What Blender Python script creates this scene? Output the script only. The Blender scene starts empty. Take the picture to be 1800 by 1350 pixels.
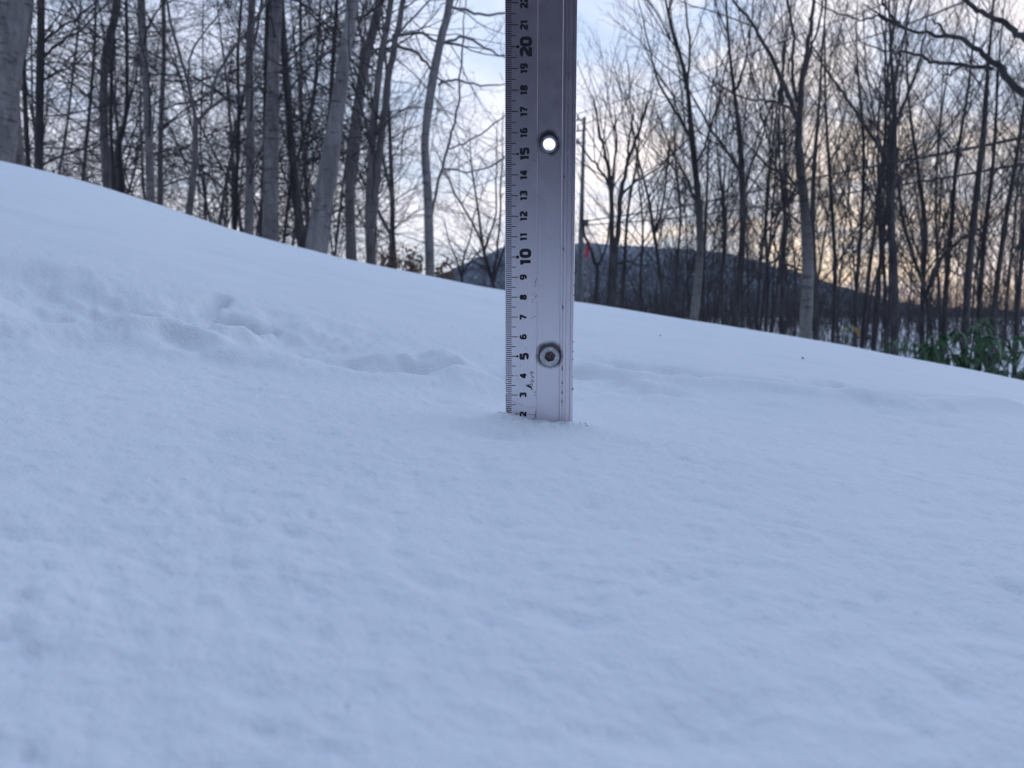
import bpy, bmesh, math, random
import numpy as np
from mathutils import Vector, Matrix

S = bpy.context.scene
COL = S.collection
PI = math.pi

# ------------------------------------------------------------------ camera
F = 1352.0                     # focal length in pixels of the 1800 x 1350 photograph
PITCH = math.radians(5.0)
H = 0.0511                     # the phone is held just above the snow
cam_d = bpy.data.cameras.new("camera")
cam = bpy.data.objects.new("camera", cam_d)
COL.objects.link(cam)
cam.location = (0, 0, H)
cam.rotation_euler = (PI / 2 - PITCH, 0, 0)
cam_d.sensor_width = 36.0
cam_d.lens = 36.0 * F / 1800.0
cam_d.clip_start = 0.01
cam_d.clip_end = 6000
cam_d.dof.use_dof = True
cam_d.dof.focus_distance = 0.385
cam_d.dof.aperture_fstop = 20.0
S.camera = cam

# ------------------------------------------------------------------ sky
SUN_AZ = math.radians(34)      # right of the view direction, just under the clouds at the horizon
SUN_EL = math.radians(2.5)
world = bpy.data.worlds.new("World")
S.world = world
world.use_nodes = True


def build_sky():
    nt = world.node_tree
    nt.nodes.clear()
    N, L = nt.nodes.new, nt.links.new

    def math_(op, a, b=None, clamp=False):
        n = N('ShaderNodeMath'); n.operation = op; n.use_clamp = clamp
        for i, v in enumerate((a, b)):
            if v is None: continue
            if isinstance(v, (int, float)): n.inputs[i].default_value = v
            else: L(v, n.inputs[i])
        return n.outputs[0]

    def mix(f, a, b, mode='MIX'):
        n = N('ShaderNodeMix'); n.data_type = 'RGBA'; n.blend_type = mode
        for sock, v in ((n.inputs[0], f), (n.inputs[6], a), (n.inputs[7], b)):
            if isinstance(v, (int, float)): sock.default_value = v
            elif isinstance(v, tuple): sock.default_value = (*v, 1)
            else: L(v, sock)
        return n.outputs[2]

    out = N('ShaderNodeOutputWorld')
    bg = N('ShaderNodeBackground')
    L(bg.outputs[0], out.inputs[0])
    tc = N('ShaderNodeTexCoord')
    sep = N('ShaderNodeSeparateXYZ'); L(tc.outputs['Generated'], sep.inputs[0])
    x, y, z = sep.outputs
    sky = N('ShaderNodeTexSky'); sky.sky_type = 'NISHITA'; sky.sun_disc = False
    sky.sun_elevation = SUN_EL; sky.sun_rotation = SUN_AZ
    sky.air_density = 1.0; sky.dust_density = 0.6; sky.ozone_density = 2.5
    nish = mix(1.0, sky.outputs[0], (0.12, 0.12, 0.12), 'MULTIPLY')   # sky strength 0.12
    zc = math_('MAXIMUM', z, 0.0)
    # cloud deck: light scattered by the clouds, brighter and paler low down, bluer overhead
    rmp = N('ShaderNodeValToRGB'); L(zc, rmp.inputs[0])
    e = rmp.color_ramp.elements
    e[0].position = 0.0; e[0].color = (0.68, 0.685, 0.735, 1)
    e[1].position = 1.0; e[1].color = (0.345, 0.465, 0.685, 1)
    for p, c in ((0.12, (0.635, 0.665, 0.745)), (0.30, (0.535, 0.61, 0.76)), (0.5, (0.40, 0.52, 0.735))):
        k = e.new(p); k.color = (*c, 1)
    # flat cloud-plane coordinates
    den = math_('ADD', zc, 0.22)
    cx = math_('DIVIDE', x, den); cy = math_('DIVIDE', y, den)
    com = N('ShaderNodeCombineXYZ'); L(cx, com.inputs[0]); L(cy, com.inputs[1]); L(zc, com.inputs[2])
    nz = N('ShaderNodeTexNoise'); nz.inputs['Scale'].default_value = 2.3; nz.inputs['Detail'].default_value = 7
    nz.inputs['Roughness'].default_value = 0.55; nz.inputs['Distortion'].default_value = 0.35
    L(com.outputs[0], nz.inputs['Vector'])
    cr = N('ShaderNodeMapRange'); cr.interpolation_type = 'SMOOTHSTEP'
    cr.inputs[1].default_value = 0.38; cr.inputs[2].default_value = 0.62
    L(nz.outputs[0], cr.inputs[0])
    mask = cr.outputs[0]
    # the glow where the sun is setting
    sx, sy = math.sin(SUN_AZ), math.cos(SUN_AZ)
    hl = math_('SQRT', math_('ADD', math_('MULTIPLY', x, x), math_('ADD', math_('MULTIPLY', y, y), 1e-5)))
    dot = math_('DIVIDE', math_('ADD', math_('MULTIPLY', x, sx), math_('MULTIPLY', y, sy)), hl)
    az = N('ShaderNodeMapRange'); az.interpolation_type = 'SMOOTHSTEP'
    az.inputs[1].default_value = 0.76; az.inputs[2].default_value = 1.0; L(dot, az.inputs[0])
    low = math_('POWER', 2.718, math_('MULTIPLY', zc, -4.2))
    warm = math_('MULTIPLY', az.outputs[0], low)
    warm_c = math_('MULTIPLY', warm, math_('ADD', math_('MULTIPLY', mask, 0.55), 0.45))
    cloud = mix(warm_c, rmp.outputs[0], (1.14, 0.93, 0.65))
    blue = mix(0.85, nish, mix(1.0, rmp.outputs[0], (0.93, 0.97, 1.03), 'MULTIPLY'))
    light = mix(1.0, cloud, (1.10, 1.05, 1.04), 'MULTIPLY')
    skyc = mix(mask, blue, light)
    # away from the sunset the whole sky is dimmer
    an = N('ShaderNodeMapRange'); an.interpolation_type = 'SMOOTHSTEP'
    an.inputs[1].default_value = -1.0; an.inputs[2].default_value = 0.5
    an.inputs[3].default_value = 0.62; an.inputs[4].default_value = 1.0
    L(dot, an.inputs[0])
    fin = N('ShaderNodeVectorMath'); fin.operation = 'SCALE'
    L(skyc, fin.inputs[0]); L(an.outputs[0], fin.inputs['Scale'])
    L(fin.outputs[0], bg.inputs[0])
    bg.inputs[1].default_value = 1.0


build_sky()
sd = bpy.data.lights.new("sun", 'SUN')
sd.energy = 0.25; sd.angle = math.radians(14); sd.color = (1.0, 0.82, 0.62)
sun = bpy.data.objects.new("sun", sd); COL.objects.link(sun)
_sv = Vector((math.sin(SUN_AZ) * math.cos(SUN_EL), math.cos(SUN_AZ) * math.cos(SUN_EL), math.sin(SUN_EL)))
sun.rotation_euler = _sv.to_track_quat('Z', 'Y').to_euler()
S.view_settings.view_transform = 'Standard'
S.view_settings.look = 'None'
S.view_settings.exposure = 0.59
S.view_settings.gamma = 1.0
S.render.engine = 'CYCLES'
S.cycles.max_bounces = 6
S.cycles.diffuse_bounces = 4
S.cycles.use_denoising = True

# ------------------------------------------------------------------ helpers
CP, SP = math.cos(PITCH), math.sin(PITCH)


def ray(px, py):
    a, b = (px - 900) / F, (675 - py) / F
    return np.array((a, CP + b * SP, -SP + b * CP))


def at(px, py, Y):
    d = ray(px, py)
    return np.array((0, 0, H)) + d * (Y / d[1])


def smooth(a, b, x):
    t = np.clip((x - a) / (b - a), 0, 1)
    return t * t * (3 - 2 * t)


def hash2(ix, iy, seed):
    n = (ix.astype(np.int64) * 374761393 + iy.astype(np.int64) * 668265263 + seed * 974634521) & 0xFFFFFFFF
    n = ((n ^ (n >> 13)) * 1274126177) & 0xFFFFFFFF
    n = (n ^ (n >> 16)) & 0xFFFFFF
    return n / float(0xFFFFFF) * 2 - 1


def noise2(x, y, seed=0):
    ix, iy = np.floor(x), np.floor(y)
    fx, fy = x - ix, y - iy
    u = fx * fx * fx * (fx * (fx * 6 - 15) + 10); v = fy * fy * fy * (fy * (fy * 6 - 15) + 10)
    a = hash2(ix, iy, seed); b = hash2(ix + 1, iy, seed); c = hash2(ix, iy + 1, seed); d = hash2(ix + 1, iy + 1, seed)
    return (a * (1 - u) + b * u) * (1 - v) + (c * (1 - u) + d * u) * v


def fbm(x, y, oct=4, seed=0, gain=0.5):
    s, a = 0, 1.0
    for k in range(oct):
        c, sn = math.cos(0.6 * k + seed), math.sin(0.6 * k + seed)
        s = s + a * noise2((x * c - y * sn) * 2 ** k + 7.1 * k, (x * sn + y * c) * 2 ** k, seed + k)
        a *= gain
    return s


def tag(o, label=None, cat=None, group=None, kind=None):
    if label: o['label'] = label
    if cat: o['category'] = cat
    if group: o['group'] = group
    if kind: o['kind'] = kind
    return o


def mesh_from(name, verts, faces, mat=None, smooth_=False):
    """verts (n,3) array, faces: list of arrays of equal-length faces or list of tuples"""
    me = bpy.data.meshes.new(name)
    verts = np.asarray(verts, dtype=np.float32)
    if isinstance(faces, np.ndarray): faces = [faces]
    if len(faces) and isinstance(faces[0], np.ndarray):
        faces = [f for f in faces if len(f)]
        loops = np.concatenate([f.ravel() for f in faces]).astype(np.int32)
        tot = np.concatenate([np.full(len(f), f.shape[1]) for f in faces]).astype(np.int32)
        start = np.concatenate(([0], np.cumsum(tot)[:-1])).astype(np.int32)
        me.vertices.add(len(verts)); me.vertices.foreach_set('co', verts.ravel())
        me.loops.add(len(loops)); me.loops.foreach_set('vertex_index', loops)
        me.polygons.add(len(tot)); me.polygons.foreach_set('loop_start', start)
        me.update(calc_edges=True)
        me.validate()
    else:
        me.from_pydata([tuple(map(float, v)) for v in verts], [], faces)
    if smooth_:
        me.polygons.foreach_set('use_smooth', np.ones(len(me.polygons), dtype=bool))
    if mat: me.materials.append(mat)
    return me


def link(name, me, parent=None):
    o = bpy.data.objects.new(name, me)
    COL.objects.link(o)
    if parent is not None: o.parent = parent
    return o


def empty(name, loc=(0, 0, 0)):
    o = bpy.data.objects.new(name, None); COL.objects.link(o)
    o.location = loc; o.empty_display_size = 0.1
    return o


def copy_tree(o, parent=None):
    c = o.copy(); COL.objects.link(c)
    if parent is not None: c.parent = parent
    for ch in list(o.children): copy_tree(ch, c)
    return c


# ------------------------------------------------------------------ materials
def mat_new(name):
    m = bpy.data.materials.new(name); m.use_nodes = True
    nt = m.node_tree
    return m, nt, nt.nodes['Principled BSDF']


def noise_node(nt, scale, detail=4, rough=0.6, vec=None, dist=0.0):
    n = nt.nodes.new('ShaderNodeTexNoise')
    n.inputs['Scale'].default_value = scale; n.inputs['Detail'].default_value = detail
    n.inputs['Roughness'].default_value = rough; n.inputs['Distortion'].default_value = dist
    if vec is not None: nt.links.new(vec, n.inputs['Vector'])
    return n


def ramp_node(nt, src, stops):
    r = nt.nodes.new('ShaderNodeValToRGB'); e = r.color_ramp.elements
    e[0].position, e[0].color = stops[0][0], (*stops[0][1], 1)
    e[1].position, e[1].color = stops[-1][0], (*stops[-1][1], 1)
    for p, c in stops[1:-1]:
        k = e.new(p); k.color = (*c, 1)
    nt.links.new(src, r.inputs[0])
    return r


def mapping(nt, sc, coord='Object'):
    tc = nt.nodes.new('ShaderNodeTexCoord'); mp = nt.nodes.new('ShaderNodeMapping')
    nt.links.new(tc.outputs[coord], mp.inputs[0]); mp.inputs['Scale'].default_value = sc
    return mp.outputs[0]


def bump(nt, src, bs, strength, dist):
    b = nt.nodes.new('ShaderNodeBump'); b.inputs['Strength'].default_value = strength
    b.inputs['Distance'].default_value = dist
    nt.links.new(src, b.inputs['Height']); nt.links.new(b.outputs[0], bs.inputs['Normal'])
    return b


def make_snow():
    m, nt, bs = mat_new('snow')
    v = mapping(nt, (1, 1, 1))
    a = noise_node(nt, 9, 5, 0.6, v)
    r = ramp_node(nt, a.outputs[0], [(0.3, (0.86, 0.89, 0.93)), (0.7, (0.91, 0.93, 0.955))])
    nt.links.new(r.outputs[0], bs.inputs['Base Color'])
    bs.inputs['Roughness'].default_value = 0.75
    bs.inputs['Specular IOR Level'].default_value = 0.2
    g = noise_node(nt, 420, 3, 0.7, v)
    g2 = noise_node(nt, 1500, 2, 0.7, v)
    ad = nt.nodes.new('ShaderNodeMath'); ad.operation = 'MULTIPLY_ADD'
    nt.links.new(g2.outputs[0], ad.inputs[0]); ad.inputs[1].default_value = 0.4
    nt.links.new(g.outputs[0], ad.inputs[2])
    bump(nt, ad.outputs[0], bs, 0.8, 0.0013)
    return m


def make_bark(name, dark, mid, light, scale=1.0, blotch=0.0, foot=None):
    m, nt, bs = mat_new(name)
    v = mapping(nt, (6 * scale, 6 * scale, 1.3 * scale))
    n1 = noise_node(nt, 2.2, 6, 0.65, v, 0.4)
    r = ramp_node(nt, n1.outputs[0], [(0.28, dark), (0.5, mid), (0.72, light)])
    col = r.outputs[0]
    if blotch:      # horizontal scars of birch and alder bark
        v2 = mapping(nt, (5 * scale, 5 * scale, 22 * scale))
        n2 = noise_node(nt, 1.5, 4, 0.7, v2)
        r2 = ramp_node(nt, n2.outputs[0], [(0.56, (1, 1, 1)), (0.66, (0.25, 0.24, 0.25))])
        mx = nt.nodes.new('ShaderNodeMix'); mx.data_type = 'RGBA'; mx.blend_type = 'MULTIPLY'
        mx.inputs[0].default_value = blotch
        nt.links.new(col, mx.inputs[6]); nt.links.new(r2.outputs[0], mx.inputs[7])
        col = mx.outputs[2]
    if foot:        # white foot, dark weathered upper stem
        tc = nt.nodes.new('ShaderNodeTexCoord'); sp = nt.nodes.new('ShaderNodeSeparateXYZ'); nt.links.new(tc.outputs['Object'], sp.inputs[0])
        mr = nt.nodes.new('ShaderNodeMapRange'); mr.interpolation_type = 'SMOOTHSTEP'
        ad = nt.nodes.new('ShaderNodeMath'); ad.operation = 'MULTIPLY_ADD'
        nt.links.new(n1.outputs[0], ad.inputs[0]); ad.inputs[1].default_value = 0.9; nt.links.new(sp.outputs[2], ad.inputs[2])
        mr.inputs[1].default_value = foot[0] + .45; mr.inputs[2].default_value = foot[1] + .45; nt.links.new(ad.outputs[0], mr.inputs[0])
        mx = nt.nodes.new('ShaderNodeMix'); mx.data_type = 'RGBA'; mx.blend_type = 'MULTIPLY'
        nt.links.new(mr.outputs[0], mx.inputs[0]); nt.links.new(col, mx.inputs[6]); mx.inputs[7].default_value = (.30, .29, .30, 1)
        col = mx.outputs[2]
    nt.links.new(col, bs.inputs['Base Color'])
    bs.inputs['Roughness'].default_value = 0.9
    bs.inputs['Specular IOR Level'].default_value = 0.2
    bump(nt, n1.outputs[0], bs, 0.6, 0.02)
    return m


def make_plain(name, col, rough=0.7, metal=0.0, var=0.25, scale=30.0):
    m, nt, bs = mat_new(name)
    n = noise_node(nt, scale, 4, 0.6, mapping(nt, (1, 1, 1)))
    lo = tuple(c * (1 - var) for c in col); hi = tuple(min(1, c * (1 + var)) for c in col)
    r = ramp_node(nt, n.outputs[0], [(0.3, lo), (0.7, hi)])
    nt.links.new(r.outputs[0], bs.inputs['Base Color'])
    bs.inputs['Roughness'].default_value = rough
    bs.inputs['Metallic'].default_value = metal
    return m


HOLE = (0.0183, 0.1358)      # ruler coordinates (x, z) of the eyelet and the bolt
BOLT = (0.0192, 0.0311)


def make_alu():
    """anodised aluminium: drawn vertical streaks, handling marks, black grime round the bolt and the eyelet"""
    m, nt, bs = mat_new('brushed_aluminium')
    N, L = nt.nodes.new, nt.links.new
    v = mapping(nt, (2600, 2600, 6))
    st = noise_node(nt, 1.0, 3, 0.6, v)
    v2 = mapping(nt, (1, 1, 1))
    bl = noise_node(nt, 160, 5, 0.65, v2)
    r = ramp_node(nt, st.outputs[0], [(0.25, (0.80, 0.745, 0.785)), (0.75, (0.87, 0.815, 0.85))])
    col = r.outputs[0]
    tc = N('ShaderNodeTexCoord')
    for (hx, hz), r0, r1 in ((HOLE, 0.0045, 0.0068), (BOLT, 0.0055, 0.0079)):
        mp = N('ShaderNodeMapping'); L(tc.outputs['Object'], mp.inputs[0])
        mp.inputs['Location'].default_value = (-hx + 0.0001, 0, -hz - 0.0006)
        mp.inputs['Scale'].default_value = (1, 0, 1)
        ln = N('ShaderNodeVectorMath'); ln.operation = 'LENGTH'; L(mp.outputs[0], ln.inputs[0])
        wob = N('ShaderNodeMath'); wob.operation = 'MULTIPLY_ADD'
        L(bl.outputs[0], wob.inputs[0]); wob.inputs[1].default_value = 0.004; L(ln.outputs['Value'], wob.inputs[2])
        mr = N('ShaderNodeMapRange'); mr.interpolation_type = 'SMOOTHSTEP'
        mr.inputs[1].default_value = r0 + 0.002; mr.inputs[2].default_value = r1 + 0.002
        mr.inputs[3].default_value = 0.88; mr.inputs[4].default_value = 0.0
        L(wob.outputs[0], mr.inputs[0])
        mx = N('ShaderNodeMix'); mx.data_type = 'RGBA'
        L(mr.outputs[0], mx.inputs[0]); L(col, mx.inputs[6]); mx.inputs[7].default_value = (0.03, 0.027, 0.03, 1)
        col = mx.outputs[2]
    L(col, bs.inputs['Base Color'])
    bs.inputs['Metallic'].default_value = 0.95
    rr = N('ShaderNodeMapRange'); L(bl.outputs[0], rr.inputs[0])
    rr.inputs[1].default_value = 0.3; rr.inputs[2].default_value = 0.7
    rr.inputs[3].default_value = 0.27; rr.inputs[4].default_value = 0.34
    L(rr.outputs[0], bs.inputs['Roughness'])
    bump(nt, st.outputs[0], bs, 0.25, 0.00005)
    return m


M = {}
M['snow'] = make_snow()
M['bark_grey'] = make_bark('grey_bark', (0.10, 0.092, 0.096), (0.205, 0.19, 0.195), (0.31, 0.29, 0.29), 1.0, 0.85)
M['bark_dark'] = make_bark('dark_bark', (0.03, 0.029, 0.031), (0.06, 0.056, 0.059), (0.12, 0.112, 0.112))
M['bark_mid'] = make_bark('brown_bark', (0.075, 0.069, 0.07), (0.14, 0.128, 0.13), (0.23, 0.212, 0.21), 1.0, 0.4)
M['bark_birch'] = make_bark('birch_bark', (0.09, 0.086, 0.084), (0.20, 0.192, 0.186), (0.31, 0.298, 0.287), 1.0, 0.85, (1.0, 2.2))
M['twig'] = make_bark('twig_bark', (0.042, 0.038, 0.042), (0.066, 0.060, 0.065), (0.10, 0.092, 0.097))
M['alu'] = make_alu()
M['print'] = make_plain('black_print', (0.012, 0.011, 0.016), 0.6, 0, 0.2, 300)
M['steel'] = make_plain('bolt_steel', (0.56, 0.56, 0.57), 0.36, 0.9, 0.35, 900)
M['grime'] = make_plain('socket_grime', (0.20, 0.16, 0.155), 0.6, 0.5, 0.5, 700)
M['eyelet'] = make_plain('eyelet_metal', (0.36, 0.36, 0.41), 0.4, 0.85, 0.2, 600)
M['pole'] = make_plain('galvanised_pole', (0.10, 0.125, 0.14), 0.6, 0.1, 0.2, 3)
M['wire'] = make_plain('cable_sheath', (0.02, 0.02, 0.022), 0.6, 0, 0.1)
M['pink'] = make_plain('pink_ribbon', (0.72, 0.05, 0.10), 0.6, 0, 0.15, 20)
M['stake'] = make_plain('stake_wood', (0.26, 0.19, 0.13), 0.85, 0, 0.25, 40)
M['leaf'] = make_plain('evergreen_leaf', (0.036, 0.10, 0.034), 0.45, 0, 0.5, 6)
M['leaf_yellow'] = make_plain('yellowed_leaf', (0.34, 0.22, 0.07), 0.6, 0, 0.35, 8)
M['leaf_brown'] = make_plain('withered_leaf', (0.16, 0.105, 0.075), 0.85, 0, 0.4, 5)
M['seed'] = make_plain('seed_husk', (0.05, 0.035, 0.025), 0.8, 0, 0.3, 300)


def make_wood_hill(name, stops, haze_z=None):
    m, nt, bs = mat_new(name)
    v = mapping(nt, (1, 1, 1))
    n = noise_node(nt, 0.16, 8, 0.75, v)
    n2 = noise_node(nt, 0.02, 5, 0.6, v)
    ad = nt.nodes.new('ShaderNodeMath'); ad.operation = 'MULTIPLY_ADD'
    nt.links.new(n2.outputs[0], ad.inputs[0]); ad.inputs[1].default_value = 0.6; nt.links.new(n.outputs[0], ad.inputs[2])
    r = ramp_node(nt, ad.outputs[0], stops)
    col = r.outputs[0]
    if haze_z:      # haze painted in as a pale snowy tone towards the summit
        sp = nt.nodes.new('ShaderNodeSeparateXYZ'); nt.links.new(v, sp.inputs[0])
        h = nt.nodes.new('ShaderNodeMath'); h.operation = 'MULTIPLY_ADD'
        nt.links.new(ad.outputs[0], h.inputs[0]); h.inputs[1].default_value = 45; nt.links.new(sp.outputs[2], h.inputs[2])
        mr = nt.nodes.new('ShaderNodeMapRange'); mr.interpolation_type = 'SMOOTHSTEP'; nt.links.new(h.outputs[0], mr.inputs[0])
        mr.inputs[1].default_value = haze_z[0] + 36; mr.inputs[2].default_value = haze_z[1] + 36; mr.inputs[4].default_value = 0.2
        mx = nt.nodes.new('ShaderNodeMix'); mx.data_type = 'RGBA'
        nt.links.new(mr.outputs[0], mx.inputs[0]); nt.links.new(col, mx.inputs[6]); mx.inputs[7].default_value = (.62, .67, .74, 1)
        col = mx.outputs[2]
    nt.links.new(col, bs.inputs['Base Color'])
    bs.inputs['Roughness'].default_value = 1.0; bs.inputs['Specular IOR Level'].default_value = 0
    return m


M['dark_backdrop'] = make_wood_hill('wooded_mountainside', [(0.55, (0.075, 0.085, 0.105)), (0.85, (0.135, 0.15, 0.185)), (1.0, (0.32, 0.35, 0.40))], (50, 88))
M['mirrored_dark'] = make_wood_hill('added_dark_bank', [(0.55, (0.030, 0.022, 0.032)), (0.85, (0.048, 0.036, 0.050)), (1.0, (0.085, 0.07, 0.085))])  # near-black tone of the added bank that darkens the ruler's reflection

# ------------------------------------------------------------------ ground
CREST = [(-400, 215), (0, 282), (100, 307), (220, 342), (330, 380), (430, 413), (540, 440), (640, 463), (750, 485),
         (880, 512), (1010, 533), (1190, 562), (1330, 583), (1480, 607), (1640, 640), (1800, 672), (2100, 740)]
_az, _te = [], []
for _p in CREST:
    _d = ray(*_p); _az.append(math.atan2(_d[0], _d[1])); _te.append(_d[2] / math.hypot(_d[0], _d[1]))
_az = [-PI, -2.2, -1.4] + _az + [1.2, 1.9, PI]
_te = [0.0, 0.10, 0.26] + _te + [-0.16, -0.10, 0.0]


def crest_t(th):
    w = 0
    for o, k in ((-0.04, 1), (-0.02, 2), (0, 3), (0.02, 2), (0.04, 1)):
        w = w + k * np.interp(th + o, _az, _te)
    return w / 9


def crest_r(th):
    return np.interp(th, [-PI, -1.2, -0.6, 0.0, 0.6, 1.2, PI], [6, 6, 5.2, 4.3, 4.0, 4.2, 6])


R0 = 0.5
FAR_Z = -0.75


def ground(x, y):
    x, y = np.asarray(x, float), np.asarray(y, float)
    r = np.maximum(np.hypot(x, y), 1e-4); th = np.arctan2(x, y)
    plane = -0.11 * x
    tc, rc = crest_t(th), crest_r(th)
    t0 = (-0.11 * R0 * np.sin(th) - H) / R0
    u = np.clip((1 / np.maximum(r, 0.2) - 1 / rc) / (1 / R0 - 1 / rc), 0, None)
    t = tc - (tc - t0) * u ** 1.5
    zf = H + r * t - 0.028 * np.clip(r - rc, 0, None) ** 2
    w = smooth(0.33, 0.8, r)
    z = plane * (1 - w) + zf * w
    far = FAR_Z + 0.35 * fbm(x / 30, y / 30, 3, 5) * smooth(15, 40, r)
    k = smooth(rc + 1.0, 14.0, r)
    return z * (1 - k) + far * k


def on_snow(px, py):
    """where the sight line through a pixel of the photograph meets the snow"""
    d = ray(px, py); lo, hi = 0.1, 30.0
    rr = np.exp(np.linspace(math.log(0.08), math.log(12), 900))
    hh = math.hypot(d[0], d[1])
    X, Y, Z = rr * d[0] / hh, rr * d[1] / hh, H + rr * d[2] / hh
    g = ground(X, Y)
    i = np.argmax(Z < g) if np.any(Z < g) else np.argmin(np.abs(Z - g))
    return np.array((X[i], Y[i]))


def seg_dist(x, y, pts):
    """distance to a polyline, and signed side"""
    best = np.full(x.shape, 1e9)
    for a, b in zip(pts[:-1], pts[1:]):
        ab = b - a; L2 = ab @ ab
        t = np.clip(((x - a[0]) * ab[0] + (y - a[1]) * ab[1]) / L2, 0, 1)
        best = np.minimum(best, np.hypot(x - a[0] - t * ab[0], y - a[1] - t * ab[1]))
    return best


def dimples(x, y, cell, seed, prob):
    """scattered soft round pits, one at most in each cell of a jittered lattice"""
    out = np.zeros_like(x); ix, iy = np.floor(x / cell), np.floor(y / cell)
    for di in (-1, 0, 1):
        for dj in (-1, 0, 1):
            cx, cy = ix + di, iy + dj
            on = hash2(cx, cy, seed) * .5 + .5
            px = (cx + .5 + .45 * hash2(cx, cy, seed + 1)) * cell; py = (cy + .5 + .45 * hash2(cx, cy, seed + 2)) * cell
            rad = cell * (.17 + .12 * hash2(cx, cy, seed + 3)); st = 1 + .5 * hash2(cx, cy, seed + 4)
            d2 = ((x - px) / (rad * st)) ** 2 + ((y - py) / rad) ** 2
            out += np.where(on < prob, (.6 + .4 * hash2(cx, cy, seed + 5)) * np.exp(-d2), 0)
    return out


def build_ground():
    nt_in, nt_out = 700, 90
    hw = math.radians(44)
    th = np.concatenate((np.linspace(-hw, hw, nt_in, endpoint=False),
                         np.linspace(hw, 2 * PI - hw, nt_out, endpoint=False)))
    rr = np.concatenate((np.exp(np.linspace(math.log(0.02), math.log(1.6), 400, endpoint=False)),
                         np.exp(np.linspace(math.log(1.6), math.log(12), 120, endpoint=False)),
                         np.exp(np.linspace(math.log(12), math.log(5000), 60))))
    T, R = np.meshgrid(th, rr)
    X, Y = R * np.sin(T), R * np.cos(T)
    Z = ground(X, Y)
    near = 1 - smooth(0.55, 1.1, R)
    fade = 1 - smooth(5, 12, R)
    # wind-softened dimples of the fresh snow
    wx = X + 0.01 * fbm(X / 0.06, Y / 0.06, 2, 40); wy = Y + 0.01 * fbm(X / 0.06, Y / 0.06, 2, 44)
    foot = 0.5 + 0.5 * smooth(0.02, 0.07, np.hypot(X - 0.012, Y - 0.385))
    f1 = fbm(wx / 0.085, wy / 0.07, 3, 1)
    f2 = fbm(wx / 0.022, wy / 0.018, 3, 9)
    f3 = fbm(X / 0.006, Y / 0.006, 2, 15)
    Z += near * foot * (0.0007 * f1 + 0.00025 * f2 + 0.00042 * f3 - 0.0018 * dimples(wx, wy, 0.042, 201, .5)
                 - 0.0014 * dimples(wx, wy, 0.019, 211, .45) - 0.0010 * dimples(wx, wy, 0.0085, 221, .4))
    # clusters of crumbs round the ruler foot
    Z += near * 0.0005 * np.clip(fbm(X / 0.004, Y / 0.004, 2, 77), 0, 1) * smooth(-0.1, 0.6, fbm(X / 0.05, Y / 0.05, 2, 31))
    # far slope
    g = smooth(0.5, 1.2, R) * fade
    Z += g * (0.010 * fbm(X / 0.9, Y / 0.9, 3, 21) + 0.0035 * fbm(X / 0.22, Y / 0.22, 3, 25) * (1 - smooth(1.5, 3.5, R)))

    def trench(pix, width, depth, wob=0.3, seed=3, pw=2):
        pts = [on_snow(*p) for p in pix]
        d = seg_dist(X, Y, pts)
        wv = width * (1 + wob * fbm(X / (width * 3), Y / (width * 3), 2, seed))
        return -1.25 * depth * np.exp(-(d / wv) ** pw)

    # left: scuffed hollow running along the foot of the slope, a soft bank in front of it
    Z += trench([(-60, 470), (40, 480), (110, 520), (200, 545), (330, 585), (420, 600), (500, 600), (640, 640), (745, 655)], 0.028, 0.0065, 0.6, 3)
    Z += trench([(-60, 585), (100, 583), (230, 592), (330, 622), (470, 632), (600, 655), (720, 672), (850, 682)], 0.022, -0.005, 0.4, 6)
    Z += trench([(60, 540), (120, 555), (180, 560)], 0.03, 0.012, 0.6, 8)
    Z += trench([(360, 548), (392, 530)], 0.010, 0.012, 0.6, 11, 3)
    Z += trench([(392, 570), (425, 582)], 0.019, 0.024, 0.5, 12, 4)
    Z += trench([(450, 577), (475, 580)], 0.009, 0.012, 0.5, 14, 4)
    Z += trench([(405, 600), (440, 605)], 0.014, -0.008, 0.4, 15)
    Z += trench([(300, 605), (330, 618)], 0.012, 0.007, 0.4, 16)
    Z += trench([(320, 595), (370, 612)], 0.018, -0.006, 0.4, 17)
    # crumbly broken crust over the scuffed patch
    sc = np.exp(-(seg_dist(X, Y, [on_snow(*p) for p in [(-60, 520), (60, 530), (180, 560), (420, 580), (520, 590)]]) / 0.10) ** 2)
    Z += sc * (0.0045 * np.clip(fbm(X / 0.045, Y / 0.045, 4, 301, .6), -.3, 1) - 0.004 * dimples(X, Y, 0.07, 311, .45) - 0.003 * dimples(X, Y, 0.03, 317, .4))
    # middle: two rounded lumps left of the ruler
    for pix, w, d in (([(785, 640), (820, 652)], 0.016, -0.011), ([(765, 662), (800, 672)], 0.013, -0.009),
                      ([(720, 648), (745, 655)], 0.012, 0.006), ([(845, 655), (875, 660)], 0.012, 0.006)):
        Z += trench(pix, w, d, 0.3, int(abs(pix[0][0])))
    # right: long soft bank with a groove behind it
    Z += trench([(1040, 652), (1120, 668), (1240, 676), (1330, 684), (1460, 695), (1600, 708), (1760, 716)], 0.020, -0.0055, 0.3, 18)
    Z += trench([(1060, 640), (1160, 655), (1270, 664), (1400, 680), (1520, 694), (1660, 704)], 0.016, 0.010, 0.5, 19)
    Z += trench([(1075, 680), (1130, 690), (1180, 692)], 0.014, 0.004, 0.4, 20)
    # lumps and scuffs along both lines
    lump = np.clip(fbm(X / 0.06, Y / 0.06, 3, 61), 0, 1)
    band = np.exp(-(seg_dist(X, Y, [on_snow(*p) for p in [(-60, 520), (120, 550), (330, 590), (560, 620), (850, 660), (1150, 665), (1500, 690)]]) / 0.075) ** 2)
    Z += band * (0.007 * lump - 0.006 * np.clip(fbm(X / 0.035, Y / 0.03, 3, 66), 0, 1))
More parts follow.
